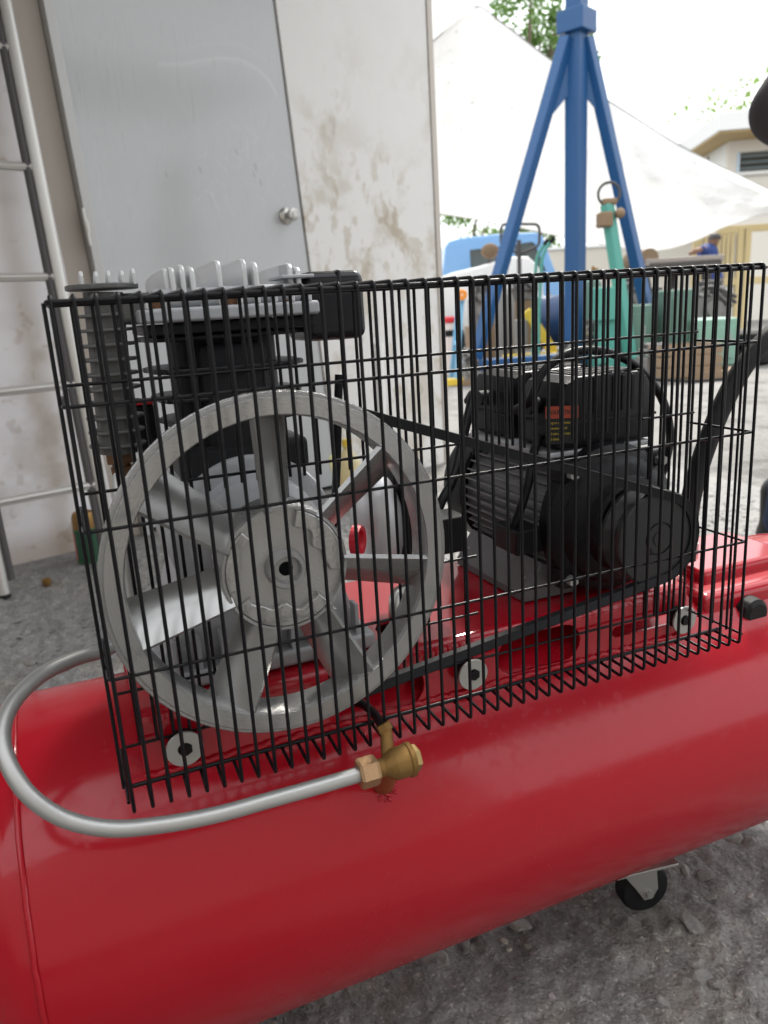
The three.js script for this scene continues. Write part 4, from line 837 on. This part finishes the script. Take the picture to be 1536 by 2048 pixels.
{ // ---- yellow pallet jack
  const { g, L } = yardThing('pallet_jack', 'yellow pallet jack with slanted tow arm in front of navy drum', 'pallet jack', 1110, 742);
  const a = L(1052, 622), b = L(1112, 712);
  obj('tow_arm', bar([a[0], a[1], 0], [b[0], b[1], 0], 0.11, 0.08), M.yellow, g);
  obj('pump_housing', pxBox(L, 1030, 640, 1052, 700, -0.1, 0.1, 0.01), M.greyScrap, g);
  obj('fork', span(-0.15, 0.05, 0.05, 0.12, -1.1, 0, 0.01), M.yellow, g); obj('fork', span(0.15, 0.35, 0.05, 0.12, -1.1, 0, 0.01), M.yellow, g);
  obj('chassis', span(-0.6, 0.4, 0.09, 0.22, 0, 0.12, 0.01), M.yellow, g);
  for (const x of [-0.5, 0.3]) obj('wheel', latheZ([[0.01, -0.03], [0.08, -0.03], [0.09, -0.02], [0.09, 0.02], [0.08, 0.03], [0.01, 0.03]], 20).translate(x, 0.09, 0.14), M.rubber, g);
}
{ // ---- red topped canister, light blue trestle with amber lamp, beside the shed corner
  const c = yardThing('canister', 'white canister with red lid and black band beside the shed corner', 'canister', 902, 748);
  const w = 0.075, h = c.L(902, 640)[1];
  obj('body', lathe([[0.01, 0], [w, 0], [w, h - 0.04], [w * 0.9, h - 0.02], [0.01, h - 0.02]], 28), std(lin(0.72, 0.62, 0.58), 0.5), c.g);
  obj('lid', lathe([[w * 0.9, h - 0.03], [w * 1.12, h - 0.03], [w * 1.12, h + 0.02], [w, h + 0.04], [0.01, h + 0.04]], 28), std(lin(0.6, 0.02, 0.03), 0.4), c.g);
  obj('band', lathe([[w + 0.003, h * 0.70], [w + 0.003, h * 0.82]], 28), M.black, c.g);
  const t = yardThing('trestle', 'light blue slanted trestle with an amber lamp near the shed corner', 'trestle', 922, 770);
  const u = t.L(926, 600), v = t.L(912, 765);
  const lb = std(lin(0.18, 0.42, 0.62), 0.5);
  obj('leg', bar([v[0], 0.01, 0], [u[0], u[1], -0.1], 0.045, 0.045), lb, t.g); obj('leg', bar([v[0], 0.01, -0.5], [u[0], u[1], -0.4], 0.045, 0.045), lb, t.g);
  obj('rail', bar([u[0], u[1], -0.05], [u[0], u[1], -0.45], 0.05, 0.05), lb, t.g);
  const k = t.L(920, 690); obj('brace', bar([k[0], k[1], -0.05], [k[0], k[1], -0.45], 0.04, 0.04), lb, t.g);
  obj('amber_lamp', latheZ([[0.01, 0.05], [0.05, 0.05], [0.055, 0.03], [0.055, 0]].reverse(), 20).translate(u[0] - 0.01, u[1] + 0.05, -0.03), std(lin(0.75, 0.25, 0.02), 0.35), t.g);
  obj('foot', span(v[0] - 0.1, v[0] + 0.14, 0.0, 0.07, -0.08, 0.06, 0.01), M.yellow, t.g);
}
{ // ---- teal engine crane: mast leaning back, ring at its head, boxy base
  const { g, L } = yardThing('engine_crane', 'teal engine crane with leaning mast and lifting ring', 'crane', 1222, 752);
  const a = L(1214, 408), b = L(1262, 690);
  obj('mast', bar([b[0], 0.15, 0], [a[0], a[1], 0], 0.10, 0.10, 0.5), M.teal, g);
  const r = L(1218, 388); obj('lifting_ring', new THREE.TorusGeometry(0.105, 0.014, 10, 36).translate(r[0], r[1], 0), M.darkScrap, g);
  const k = L(1212, 440); obj('winch', [box(0.13, 0.14, 0.16, k[0] - 0.02, k[1], 0.02, 0.02), new THREE.SphereGeometry(0.05, 14, 10).translate(k[0] + 0.12, k[1] + 0.05, 0.05)], M.brownScrap, g);
  obj('shackle', box(0.14, 0.06, 0.1, a[0] + 0.02, a[1] + 0.02, 0, 0.02), M.brownScrap, g);
  obj('base_box', pxBox(L, 1192, 575, 1232, 640, -0.25, 0.05, 0.015), M.teal, g);
  obj('base_frame', [span(L(1192, 640)[0], L(1290, 640)[0], 0.08, 0.20, -0.3, 0.1, 0.015)], M.teal, g);
  obj('column', pxBox(L, 1200, 640, 1232, 725, -0.2, 0.0, 0.012), M.teal, g);
  for (const px of [1200, 1282]) obj('wheel', latheZ([[0.01, -0.02], [0.06, -0.02], [0.07, -0.01], [0.07, 0.01], [0.06, 0.02], [0.01, 0.02]], 20).translate(L(px, 700)[0], 0.07, 0.1), M.rubber, g);
}
// ---- cabinets, engines on pallets
function cabinet(label, px, py, x0, y0, x1, mat, depth = 0.5) {
  const { g, L } = yardThing('cabinet', label, 'cabinet', px, py);
  const a = L(x0, y0), b = L(x1, y0), h = a[1], w = b[0] - a[0];
  obj('body', span(a[0], b[0], 0.05, h, -depth, 0, 0.02), mat, g);
  obj('door', span(a[0] + 0.04, b[0] - 0.04, 0.12, h - 0.08, 0.004, 0.016, 0.006), mat, g);
  obj('handle', cyl(0.01, 0.01, V(b[0] - 0.09, h * 0.55, 0.03), V(b[0] - 0.09, h * 0.7, 0.03), 8), M.zinc, g);
  obj('plinth', span(a[0] + 0.03, b[0] - 0.03, 0, 0.05, -depth + 0.03, -0.03, 0.004), M.darkScrap, g);
}
cabinet('grey green low steel cabinet beside the teal crane', 1272, 748, 1240, 612, 1306, M.greenGrey);
cabinet('dark green upright steel cabinet behind the gantry leg', 1362, 744, 1338, 580, 1388, M.greenGrey);
cabinet('pale green wide machine cabinet next to the pallets', 1432, 742, 1388, 640, 1478, M.greenPale);
function engine(label, px, py, x0, y0, x1, y1, mat) {            // scrap engine block: block, head, sump, pulley, pipes
  const { g, L } = yardThing('engine_block', label, 'engine', px, py, 0, 'scrap engines heaped in the yard');
  const a = L(x0, y0), b = L(x1, y1), w = b[0] - a[0], h = a[1] - b[1], cx = (a[0] + b[0]) / 2;
  const d = 0.4;
  obj('stand', [span(a[0], b[0], 0.0, Math.max(0.06, b[1]), -d, 0, 0.01)], M.brownScrap, g);
  obj('block', span(a[0] + w * 0.1, b[0] - w * 0.1, b[1], b[1] + h * 0.6, -d * 0.9, -0.03, 0.02), mat, g);
  obj('head', span(a[0] + w * 0.16, b[0] - w * 0.2, b[1] + h * 0.6, b[1] + h * 0.85, -d * 0.8, -0.08, 0.02), M.greyScrap, g);
  obj('rocker_cover', span(a[0] + w * 0.22, b[0] - w * 0.25, b[1] + h * 0.85, a[1], -d * 0.7, -0.12, 0.02), M.darkScrap, g);
  const r = Math.min(w, h) * 0.22;
  obj('pulley', latheZ([[0.01, 0.05], [r * 0.9, 0.05], [r, 0.04], [r * 0.8, 0.03], [r, 0.015], [r, 0]].reverse(), 24).translate(cx, b[1] + h * 0.3, -0.02), M.greyScrap, g);
  for (let i = 0; i < 3; i++) obj('pipe', smooth([V(a[0] + w * rr(0.1, 0.4), b[1] + h * rr(0.5, 0.9), 0), V(cx + w * rr(-0.2, 0.2), b[1] + h * rr(0.5, 1.1), rr(0, 0.08)), V(b[0] - w * rr(0, 0.3), b[1] + h * rr(0.2, 0.8), -0.02)], 0.022, 16, 7), i % 2 ? M.greyScrap : M.darkScrap, g);
  for (let i = 0; i < 4; i++) obj('bolt', cyl(0.018, 0.018, V(a[0] + w * (0.2 + 0.2 * i), b[1] + h * 0.66, -0.09), V(a[0] + w * (0.2 + 0.2 * i), b[1] + h * 0.66, 0.01), 6), M.zinc, g);
}
engine('grey scrap engine on the low cabinet row beside the teal crane mast', 1275, 722, 1246, 555, 1308, 612, M.greyScrap);
engine('grey scrap engine with round pulley above the pale green cabinet', 1425, 722, 1388, 562, 1472, 640, M.greyScrap);
engine('rusty scrap engine between the two green cabinets', 1330, 722, 1300, 575, 1342, 660, M.brownScrap);
engine('dirty scrap engine in front of the white car', 965, 738, 935, 560, 1000, 650, M.greyScrap);
engine('scrap engine standing under the loop handle', 1050, 728, 1015, 560, 1075, 600, M.greyScrap);
engine('oily scrap engine lying left of the teal crane base', 1200, 736, 1172, 640, 1215, 720, M.darkScrap);
engine('small rusty engine on the ground before the navy drum', 1150, 752, 1120, 690, 1165, 745, M.brownScrap);
engine('pale alloy gearbox casting below the gantry right leg', 1318, 760, 1290, 690, 1345, 752, M.greyScrap);
engine('grey alternator heap near the red lidded canister', 940, 772, 925, 700, 960, 762, M.greyScrap);
function tyreStack(label, px, py, n) {
  const { g } = yardThing('tyre_stack', label, 'tyres', px, py);
  for (let i = 0; i < n; i++) obj('tyre', creased(lathe([[0.17, 0.02], [0.24, 0], [0.29, 0.03], [0.295, 0.09], [0.29, 0.15], [0.24, 0.18], [0.17, 0.16]], 36), 0.4).translate(rr(-0.03, 0.03), i * 0.182, rr(-0.03, 0.03)), M.rubber, g);
}
tyreStack('stack of worn black tyres behind the grey green cabinet', 1306, 716, 4);
tyreStack('low stack of black tyres right of the pale green cabinet', 1492, 728, 2);
function gasBottle(label, px, py, h, r, m) {
  const { g } = yardThing('gas_cylinder', label, 'gas cylinder', px, py);
  obj('bottle', creased(lathe([[0.01, 0.0], [r * 0.9, 0], [r, 0.03], [r, h * 0.82], [r * 0.75, h * 0.92], [r * 0.3, h * 0.97], [0.02, h]], 28), 0.4), m, g);
  obj('valve', [cyl(0.02, 0.018, V(0, h - 0.01, 0), V(0, h + 0.09, 0), 10), box(0.07, 0.03, 0.03, 0.02, h + 0.06, 0, 0.005)], M.brass, g);
}
gasBottle('grey gas cylinder standing left of the pallet jack', 1012, 742, 0.95, 0.115, M.greyScrap);
gasBottle('dark green gas cylinder behind the teal crane column', 1184, 728, 1.05, 0.12, M.greenGrey);
{ // hose loops hung on the rack and trailing over the ground
  const { g } = yardThing('hose_coil', 'black rubber hose coiled on the ground by the gantry foot', 'hose', 1240, 770);
  const pts = []; for (let i = 0; i <= 90; i++) { const a = i / 90 * 6.283 * 3.2; pts.push(V(Math.cos(a) * (0.24 + 0.02 * Math.sin(a * 2.3)), 0.015 + i * 0.0008, Math.sin(a) * (0.2 + 0.015 * Math.sin(a * 1.7)))); }
  pts.push(V(0.6, 0.015, 0.2), V(1.0, 0.015, 0.1)); obj('hose', smooth(pts, 0.014, 260, 8), M.rubber, g); obj('coupling', cyl(0.02, 0.02, V(1.0, 0.02, 0.1), V(1.09, 0.02, 0.08), 10), M.brass, g);
}
{ const { g } = yardThing('wooden_crate', 'open wooden crate of parts beside the gantry right foot', 'crate', 1378, 760);
  for (let k = 0; k < 3; k++) for (const z of [0, -0.4]) obj('plank', span(-0.3, 0.3, 0.03 + k * 0.1, 0.115 + k * 0.1, z - 0.009, z + 0.009, 0.003), M.wood, g);
  for (let k = 0; k < 3; k++) for (const x of [-0.29, 0.29]) obj('plank', span(x - 0.009, x + 0.009, 0.03 + k * 0.1, 0.115 + k * 0.1, -0.389, -0.011, 0.003), M.wood, g);
  obj('floor_board', span(-0.28, 0.28, 0.01, 0.028, -0.388, -0.012, 0.002), M.wood, g);
}
{ // ---- long dark stacked panels on a rack at the back
  const { g, L } = yardThing('panel_rack', 'rack of long dark panels behind the green cabinets', 'rack', 1360, 705);
  for (let i = 0; i < 4; i++) obj('panel', pxBox(L, 1292 + i * 6, 518 + i * 7, 1448 - i * 4, 523 + i * 7, -0.9, 0, 0.01), i % 2 ? M.darkScrap : std(lin(0.30, 0.26, 0.23), 0.5), g);
  for (const px of [1300, 1370, 1440]) obj('post', pxBox(L, px - 4, 540, px + 4, 705, -0.5, -0.44, 0.005), M.darkScrap, g);
  obj('roll', cyl(0.12, 0.12, V(...L(1302, 515), -0.05), V(...L(1302, 515), -0.8), 20), M.brownScrap, g);
}
for (const [px, py, r0, lbl] of [[1392, 752, 0.36, 'round wooden pallet base under the pale green cabinet'], [1502, 700, 0.3, 'round wooden spool lying at the yard edge']]) {
  const { g } = yardThing('wooden_disc', lbl, 'pallet', px, py);
  obj('board', creased(lathe([[0.01, 0], [r0, 0], [r0, 0.035], [0.01, 0.035]], 30), 0.5), M.wood, g); obj('rim', creased(lathe([[r0 * 0.8, 0.036], [r0 * 0.98, 0.036], [r0 * 0.98, 0.07], [r0 * 0.8, 0.07]], 30), 0.5), M.wood, g);
}
{ // ---- bright green plastic tub at the right, cream block behind
  const { g, L } = yardThing('plastic_tub', 'bright green plastic tub beside the black compressor handle', 'tub', 1500, 705);
  const r = 0.20; obj('tub', creased(lathe([[0.01, 0.0], [r * 0.75, 0], [r, 0.24], [r + 0.015, 0.245], [r + 0.015, 0.26], [r - 0.015, 0.26], [r * 0.72, 0.02], [0.01, 0.02]], 30), 0.5), std(lin(0.06, 0.42, 0.12), 0.4), g);
  obj('handle', new THREE.TorusGeometry(0.05, 0.008, 8, 16).translate(r, 0.22, 0), M.zinc, g);
}
{ // ---- cream boundary wall with yellow gate posts and rails
  const a = ground(1170, 640), b = ground(1640, 640);
  const { g, L } = yardThing('boundary_wall', 'low cream boundary wall with pillars along the back of the yard', 'wall', 1400, 640);
  const w = 16; obj('wall', [span(-18, w, 0, 2.0, -0.2, 0, 0.01)], M.cream, g); for (let x = -18; x <= w; x += 4) obj('pillar', span(x - 0.2, x + 0.2, 0, 2.2, -0.26, 0.06, 0.02), M.cream, g);
  obj('coping', span(-18, w, 2.005, 2.08, -0.27, 0.05, 0.01), M.white, g);
  const f = yardThing('yellow_gate', 'yellow tubular gate with upright posts in front of the cream wall', 'gate', 1440, 668);
  for (const px of [1388, 1478, 1488]) obj('post', pxBox(f.L, px, 455, px + 4, 662, -0.06, 0.0, 0.01), M.yellowPale, f.g);
  for (const [y, x0, x1] of [[455, 1395, 1560], [560, 1395, 1560]]) obj('rail', pxBox(f.L, x0, y, x1, y + 5, -0.05, -0.01, 0.008), M.yellowPale, f.g);
  for (let px = 1402; px < 1474; px += 9) obj('bar', pxBox(f.L, px, 462, px + 1.4, 560, -0.04, -0.02, 0.004), M.yellowPale, f.g);
  obj('panel', pxBox(f.L, 1394, 470, 1470, 640, -0.08, -0.065, 0.004), M.white, f.g);
}
{ // ---- house at the right: white eave, tan soffit, louvred window in a pale blue frame
  const d = 19, p0 = onDepth(1440, 345, d), g = thing('house', 'white house with tan soffit and louvred window above the tarpaulin edge', 'house', [p0.x, 0, p0.z], PHI - 0.12);
  const L = lp(g, d), q = (px, py) => L(px, py);
  const wl0 = q(1455, 330)[0], h1 = q(1470, 310)[1], sillY = q(1490, 345)[1];
  const wtop = q(1490, 305)[1], w0 = q(1472, 320)[0], w1 = w0 + 2.4;
  obj('wall', plate([[wl0, 0], [wl0 + 9, 0], [wl0 + 9, h1 + 0.3], [wl0, h1 + 0.3]], 0.2, 0.005, [[[w0, sillY], [w1, sillY], [w1, wtop], [w0, wtop]]]).translate(0, 0, -0.2), std(lin(0.74, 0.70, 0.62), 0.8), g);
  obj('side_wall', span(wl0, wl0 + 0.2, 0, h1 + 0.3, -6, -0.205, 0.005), M.white, g);
  const e0 = q(1408, 314)[0];
  obj('roof', [span(e0, wl0 + 9.5, h1 + 0.34, h1 + 0.72, -6.4, 1.1, 0.02)], M.white, g);
  obj('soffit', span(e0 + 0.02, wl0 + 9.4, h1 + 0.302, h1 + 0.335, -6.3, 1.05, 0.004), std(lin(0.50, 0.36, 0.17), 0.7), g);
  const wn = sub('window', g), fm = std(lin(0.55, 0.66, 0.74), 0.5);
  for (const x of [w0, w0 + 0.78, w0 + 1.56, w1 - 0.07]) obj('frame', span(x, x + 0.07, sillY, wtop, -0.14, 0.02, 0.006), fm, wn);
  obj('sill', span(w0 - 0.1, w1 + 0.1, sillY - 0.08, sillY - 0.003, -0.1, 0.12, 0.01), M.white, wn);
  for (let y = sillY + 0.04; y < wtop - 0.05; y += 0.13) obj('louvre', box(2.3, 0.012, 0.13, 0, 0, 0, 0.002).rotateX(0.7).translate((w0 + w1) / 2, y + 0.05, -0.07), phy(lin(0.22, 0.26, 0.27), 0.15, 0), wn);
  obj('room_back', span(w0 - 0.2, w1 + 0.2, sillY - 0.2, wtop + 0.2, -1.6, -1.5, 0.005), M.greyScrap, g);
}

// ================================================================ small things round the compressor
{
  const c = ground(180, 1118), r = 0.041;
  const g = thing('paint_can', 'green can with gold neck standing against the shed wall', 'can', [c.x, 0, c.z + 0.02]);
  obj('can', creased(lathe([[0.001, 0.001], [r, 0.001], [r + 0.001, 0.005], [r, 0.008], [r, 0.118], [r + 0.001, 0.121], [r, 0.124]], 36), 0.5), std(lin(0.025, 0.11, 0.045), 0.4, 0.2), g);
  obj('neck', creased(lathe([[r, 0.124], [r * 0.98, 0.16], [r * 0.86, 0.176], [r * 0.80, 0.18], [r * 0.78, 0.176], [0.001, 0.174]], 36), 0.5), M.brass, g);
  const cv = document.createElement('canvas'); cv.width = 256; cv.height = 128; const x = cv.getContext('2d'); x.fillStyle = '#27503a'; x.fillRect(0, 0, 256, 128); x.fillStyle = '#b02a22'; x.fillRect(120, 0, 70, 128); x.fillStyle = '#d9d8cc'; x.fillRect(40, 60, 40, 20);
  const t = new THREE.CanvasTexture(cv); t.colorSpace = THREE.SRGBColorSpace;
  obj('label', new THREE.CylinderGeometry(r + 0.0012, r + 0.0012, 0.10, 36, 1, true).rotateY(0.5).translate(0, 0.062, 0), std(0xffffff, 0.4, 0, { map: t }), g);
}
{
  const c = ground(95, 1172);
  const g = thing('brass_cap', 'small brass cap lying on the asphalt by the ladder foot', 'cap', [c.x, 0.004, c.z]);
  obj('shell', creased(lathe([[0.009, 0.0005], [0.0125, 0.0], [0.0135, 0.004], [0.0135, 0.018], [0.011, 0.020], [0.0105, 0.016], [0.009, 0.004]], 24), 0.5), M.brass, g);
  obj('rim', new THREE.TorusGeometry(0.0125, 0.002, 8, 28).rotateX(Math.PI / 2).translate(0, 0.019, 0), M.brass, g);
}
{ // amber plastic bottle and a white pipe by the wall, seen past the flywheel
  const c = ground(702, 1010), g = thing('plastic_bottle', 'translucent plastic bottle half full of amber oil by the shed wall', 'bottle', [c.x, 0, c.z]);
  const h = 0.27, r = 0.058;
  obj('body', creased(lathe([[0.002, 0.001], [r * 0.94, 0.001], [r, 0.012], [r, h * 0.62], [r * 0.9, h * 0.72], [r * 0.45, h * 0.86], [0.018, h * 0.9], [0.018, h]], 36), 0.4), phy(lin(0.80, 0.72, 0.45), 0.5, 0, { transmission: 0.5, thickness: 0 }), g);
  obj('oil', creased(lathe([[0.002, 0.004], [r * 0.9, 0.004], [r * 0.95, 0.014], [r * 0.95, 0.085], [0.002, 0.085]], 30), 0.5), std(lin(0.55, 0.20, 0.02), 0.3), g);
  obj('cap', creased(lathe([[0.021, h - 0.012], [0.021, h + 0.014], [0.019, h + 0.016], [0.001, h + 0.016]], 24), 0.5), M.yellow, g);
  obj('handle', smooth([V(-r * 0.6, h * 0.78, 0), V(-r * 1.25, h * 0.82, 0), V(-r * 1.2, h * 0.60, 0), V(-r * 0.96, h * 0.5, 0)], 0.008, 20, 8), phy(lin(0.80, 0.75, 0.40), 0.5), g);
  const p = ground(772, 985), q = thing('white_pipe', 'white plastic pipe standing upright against the shed wall', 'pipe', [p.x, 0, p.z]);
  obj('tube', creased(lathe([[0.018, 0], [0.022, 0], [0.022, 0.66], [0.018, 0.66], [0.018, 0]], 24), 0.5), M.white, q);
  obj('socket', creased(lathe([[0.0222, 0.60], [0.026, 0.60], [0.026, 0.665], [0.018, 0.668]], 24), 0.5), M.white, q);
}

// ================================================================ people
function sdfBody(bones, cell, k) {                                // smooth union of tapered capsules -> surface
  const lo = V(1e9, 1e9, 1e9), hi = V(-1e9, -1e9, -1e9);
  for (const [a, b, ra, rb] of bones) for (const [p, r] of [[a, ra], [b, rb]]) { lo.min(V(p[0] - r, p[1] - r, p[2] - r)); hi.max(V(p[0] + r, p[1] + r, p[2] + r)); }
  lo.addScalar(-3 * cell); hi.addScalar(3 * cell);
  const s = Math.max(hi.x - lo.x, hi.y - lo.y, hi.z - lo.z), n = Math.ceil(s / cell), c = lo.clone().add(hi).multiplyScalar(0.5);
  const mc = new MarchingCubes(n, new THREE.MeshBasicMaterial(), false, false, 400000); mc.isolation = 0;
  const B = bones.map(([a, b, ra, rb]) => ({ a, d: [b[0] - a[0], b[1] - a[1], b[2] - a[2]], ra, rb, l2: (b[0] - a[0]) ** 2 + (b[1] - a[1]) ** 2 + (b[2] - a[2]) ** 2 || 1e-9 }));
  const half = s / 2;
  for (let z = 0; z < n; z++) for (let y = 0; y < n; y++) for (let x = 0; x < n; x++) {
    const px = c.x + (x - n / 2) / (n / 2) * half, py = c.y + (y - n / 2) / (n / 2) * half, pz = c.z + (z - n / 2) / (n / 2) * half;
    let d = 1e9;
    for (const b of B) {
      const ux = px - b.a[0], uy = py - b.a[1], uz = pz - b.a[2]; const t = Math.max(0, Math.min(1, (ux * b.d[0] + uy * b.d[1] + uz * b.d[2]) / b.l2));
      const e = Math.hypot(ux - b.d[0] * t, uy - b.d[1] * t, uz - b.d[2] * t) - (b.ra + (b.rb - b.ra) * t);
      const h = Math.max(0, Math.min(1, 0.5 + 0.5 * (d - e) / k)); d = d > 1e8 ? e : d + (e - d) * h - k * h * (1 - h);
    }
    mc.field[z * n * n + y * n + x] = -d;
  }
  mc.update();
  const g = new THREE.BufferGeometry(), m = mc.count;
  const P = Float32Array.from(mc.positionArray.slice(0, m * 3)), N = Float32Array.from(mc.normalArray.slice(0, m * 3));
  for (let i = 0; i < m; i++) { P[i * 3] = c.x + P[i * 3] * half; P[i * 3 + 1] = c.y + P[i * 3 + 1] * half; P[i * 3 + 2] = c.z + P[i * 3 + 2] * half; }
  g.setAttribute('position', new THREE.BufferAttribute(P, 3)); g.setAttribute('normal', new THREE.BufferAttribute(N, 3)); return g;
}
function hand(o, dx, s) {                                           // relaxed hand hanging from wrist o
  const f = [[o, [o[0], o[1] - 0.09 * s, o[2]], 0.03, 0.034]];
  for (let i = 0; i < 4; i++) { const z = o[2] - 0.03 + i * 0.02, l = [0.07, 0.08, 0.075, 0.06][i]; f.push([[o[0], o[1] - 0.085, z], [o[0] + dx * 0.012, o[1] - 0.085 - l * 0.55, z], 0.0095, 0.009], [[o[0] + dx * 0.012, o[1] - 0.085 - l * 0.55, z], [o[0] + dx * 0.035, o[1] - 0.085 - l, z], 0.009, 0.0075]); }
  f.push([[o[0], o[1] - 0.03, o[2] - 0.03], [o[0] + dx * 0.02, o[1] - 0.075, o[2] - 0.055], 0.012, 0.010], [[o[0] + dx * 0.02, o[1] - 0.075, o[2] - 0.055], [o[0] + dx * 0.03, o[1] - 0.105, o[2] - 0.05], 0.010, 0.008]);
  return f;
}
{ // ---- bystander just outside the right edge: dark sleeve, blue jeans, black boots
  const S = ground(1528, 1118), el = onDepth(1512, 232, S.dot(FH) + 0.05);
  const g = thing('person', 'person in dark top, blue jeans and black boots at the yard side of the tank', 'person', [S.x, 0, S.z], PHI);
  const e = el.clone().sub(g.position), ex = e.dot(RH) + 0.045, ey = e.y;    // elbow in local x, height
  const X = ex + 0.22;
  const skin = std(lin(0.24, 0.13, 0.085), 0.55), top = std(lin(0.045, 0.038, 0.042), 0.85, 0, { bumpMap: mottle, bumpScale: 0.003 }), jean = std(lin(0.03, 0.05, 0.11), 0.85, 0, { bumpMap: mottle, bumpScale: 0.003 }), boot = std(lin(0.012, 0.012, 0.014), 0.5);
  const hx = X + 0.02;
  const body = sdfBody([
    [[hx, 1.60, 0.01], [hx, 1.69, -0.005], 0.088, 0.092], [[hx, 1.55, 0.045], [hx, 1.60, 0.06], 0.05, 0.055], [[hx, 1.42, -0.01], [hx, 1.55, 0], 0.055, 0.055],
    [[hx, 1.59, 0.115], [hx, 1.625, 0.10], 0.014, 0.01], [[hx - 0.09, 1.60, 0], [hx - 0.095, 1.64, -0.01], 0.014, 0.016], [[hx + 0.09, 1.60, 0], [hx + 0.095, 1.64, -0.01], 0.014, 0.016],
    ...hand([X - 0.03, 0.98, 0.16], 1, 1), ...hand([X + 0.32, 0.86, 0.05], -1, 1),
    [[X - 0.17, 1.18, 0.02], [X - 0.03, 0.99, 0.16], 0.042, 0.03]], 0.014, 0.02);
  obj('body', body, skin, g);
  obj('hair', new THREE.SphereGeometry(0.104, 24, 16, 0, 6.29, 0, 1.7).scale(0.95, 1.05, 1.05).rotateX(-0.35).translate(hx, 1.665, -0.012), M.blackCast, g);
  for (const s of [-1, 1]) obj('eye', new THREE.SphereGeometry(0.011, 12, 8).translate(hx + s * 0.032, 1.645, 0.088), M.white, g);
  obj('mouth', new THREE.SphereGeometry(0.02, 12, 8).scale(1, 0.28, 0.3).translate(hx, 1.553, 0.098), std(lin(0.25, 0.08, 0.07), 0.5), g);
  obj('top', sdfBody([[[X - 0.12, 1.40, 0], [X + 0.16, 1.40, 0], 0.085, 0.085], [[X + 0.02, 1.30, 0.01], [X + 0.02, 0.98, 0.01], 0.155, 0.14],
    [[X - 0.15, 1.40, 0], [X - 0.215, ey, 0.0], 0.07, 0.078], [[X - 0.215, ey, 0], [X - 0.12, 1.12, 0.07], 0.074, 0.052], [[X + 0.19, 1.40, 0], [X + 0.29, 1.13, 0], 0.068, 0.05], [[X + 0.29, 1.13, 0], [X + 0.315, 0.90, 0.04], 0.05, 0.042]], 0.016, 0.04), top, g);
  obj('jeans', sdfBody([[[X - 0.06, 0.95, 0.01], [X + 0.10, 0.95, 0.01], 0.125, 0.125], [[X - 0.07, 0.88, 0.01], [0.075, 0.50, 0.02], 0.092, 0.068], [[0.075, 0.50, 0.02], [0.05, 0.12, 0], 0.066, 0.056], [[X + 0.11, 0.88, 0], [X + 0.13, 0.5, 0.02], 0.092, 0.068], [[X + 0.13, 0.5, 0.02], [X + 0.14, 0.12, -0.02], 0.066, 0.056]], 0.016, 0.03), jean, g);
  for (const bx of [0.05, X + 0.14]) { const b = obj('boot', sdfBody([[[bx, 0.20, -0.03], [bx, 0.08, -0.03], 0.055, 0.05], [[bx, 0.055, -0.05], [bx - 0.005, 0.05, 0.15], 0.048, 0.042]], 0.010, 0.03), boot, g); obj('sole', plate(slot(0, 0, 0.29, 0.10, 10), 0.026, 0.003).rotateX(-Math.PI / 2).rotateY(Math.PI / 2).translate(bx, 0.0, 0.045), M.rubber, b); }
}
{ // ---- worker bending over in the distance
  const S = ground(1424, 672), g = thing('person', 'far worker in a blue shirt bending over behind the dark panels', 'person', [S.x, 0, S.z], PHI);
  const d = S.dot(FH), L = lp(g, d), h = L(1428, 482), sh = L(1416, 496), hp = L(1412, 522), hx = h[0], s0 = 0.5;
  obj('body', sdfBody([[[hx, h[1], 0], [hx + 0.01, h[1] + 0.03, 0], 0.085, 0.085], [[hx - 0.02, h[1] - 0.1, 0], [hx, h[1], 0], 0.05, 0.05], [[hx - 0.25, h[1] - 0.12, 0.2], [hx - 0.42, h[1] - 0.16, 0.25], 0.045, 0.04], [[hx - 0.42, h[1] - 0.16, 0.25], [hx - 0.5, h[1] - 0.19, 0.26], 0.04, 0.03]], 0.016, 0.03), std(lin(0.26, 0.14, 0.09), 0.6), g);
  obj('hair', new THREE.SphereGeometry(0.105, 18, 12, 0, 6.29, 0, 1.6).translate(hx + 0.01, h[1] + 0.03, 0), M.darkScrap, g);
  obj('shirt', sdfBody([[[hx - 0.1, h[1] - 0.2, 0], [hx + 0.02, h[1] - 0.62, 0], 0.17, 0.16], [[hx - 0.16, h[1] - 0.16, 0.1], [hx - 0.28, h[1] - 0.13, 0.2], 0.075, 0.06]], 0.02, 0.04), std(lin(0.03, 0.06, 0.22), 0.8), g);
  obj('trousers', sdfBody([[[hx + 0.02, h[1] - 0.62, 0], [hx + 0.02, h[1] - 0.7, 0], 0.16, 0.16], [[hx - 0.07, h[1] - 0.7, 0], [hx - 0.06, 0.1, 0.02], 0.1, 0.07], [[hx + 0.1, h[1] - 0.7, 0], [hx + 0.12, 0.1, 0], 0.1, 0.07]], 0.02, 0.03), std(lin(0.16, 0.15, 0.14), 0.85), g);
  for (const x of [hx - 0.06, hx + 0.12]) obj('shoe', new THREE.SphereGeometry(0.1, 14, 10).scale(0.6, 0.55, 1.3).translate(x, 0.055, 0.04), M.darkScrap, g);
}

renderer.render(scene, camera);
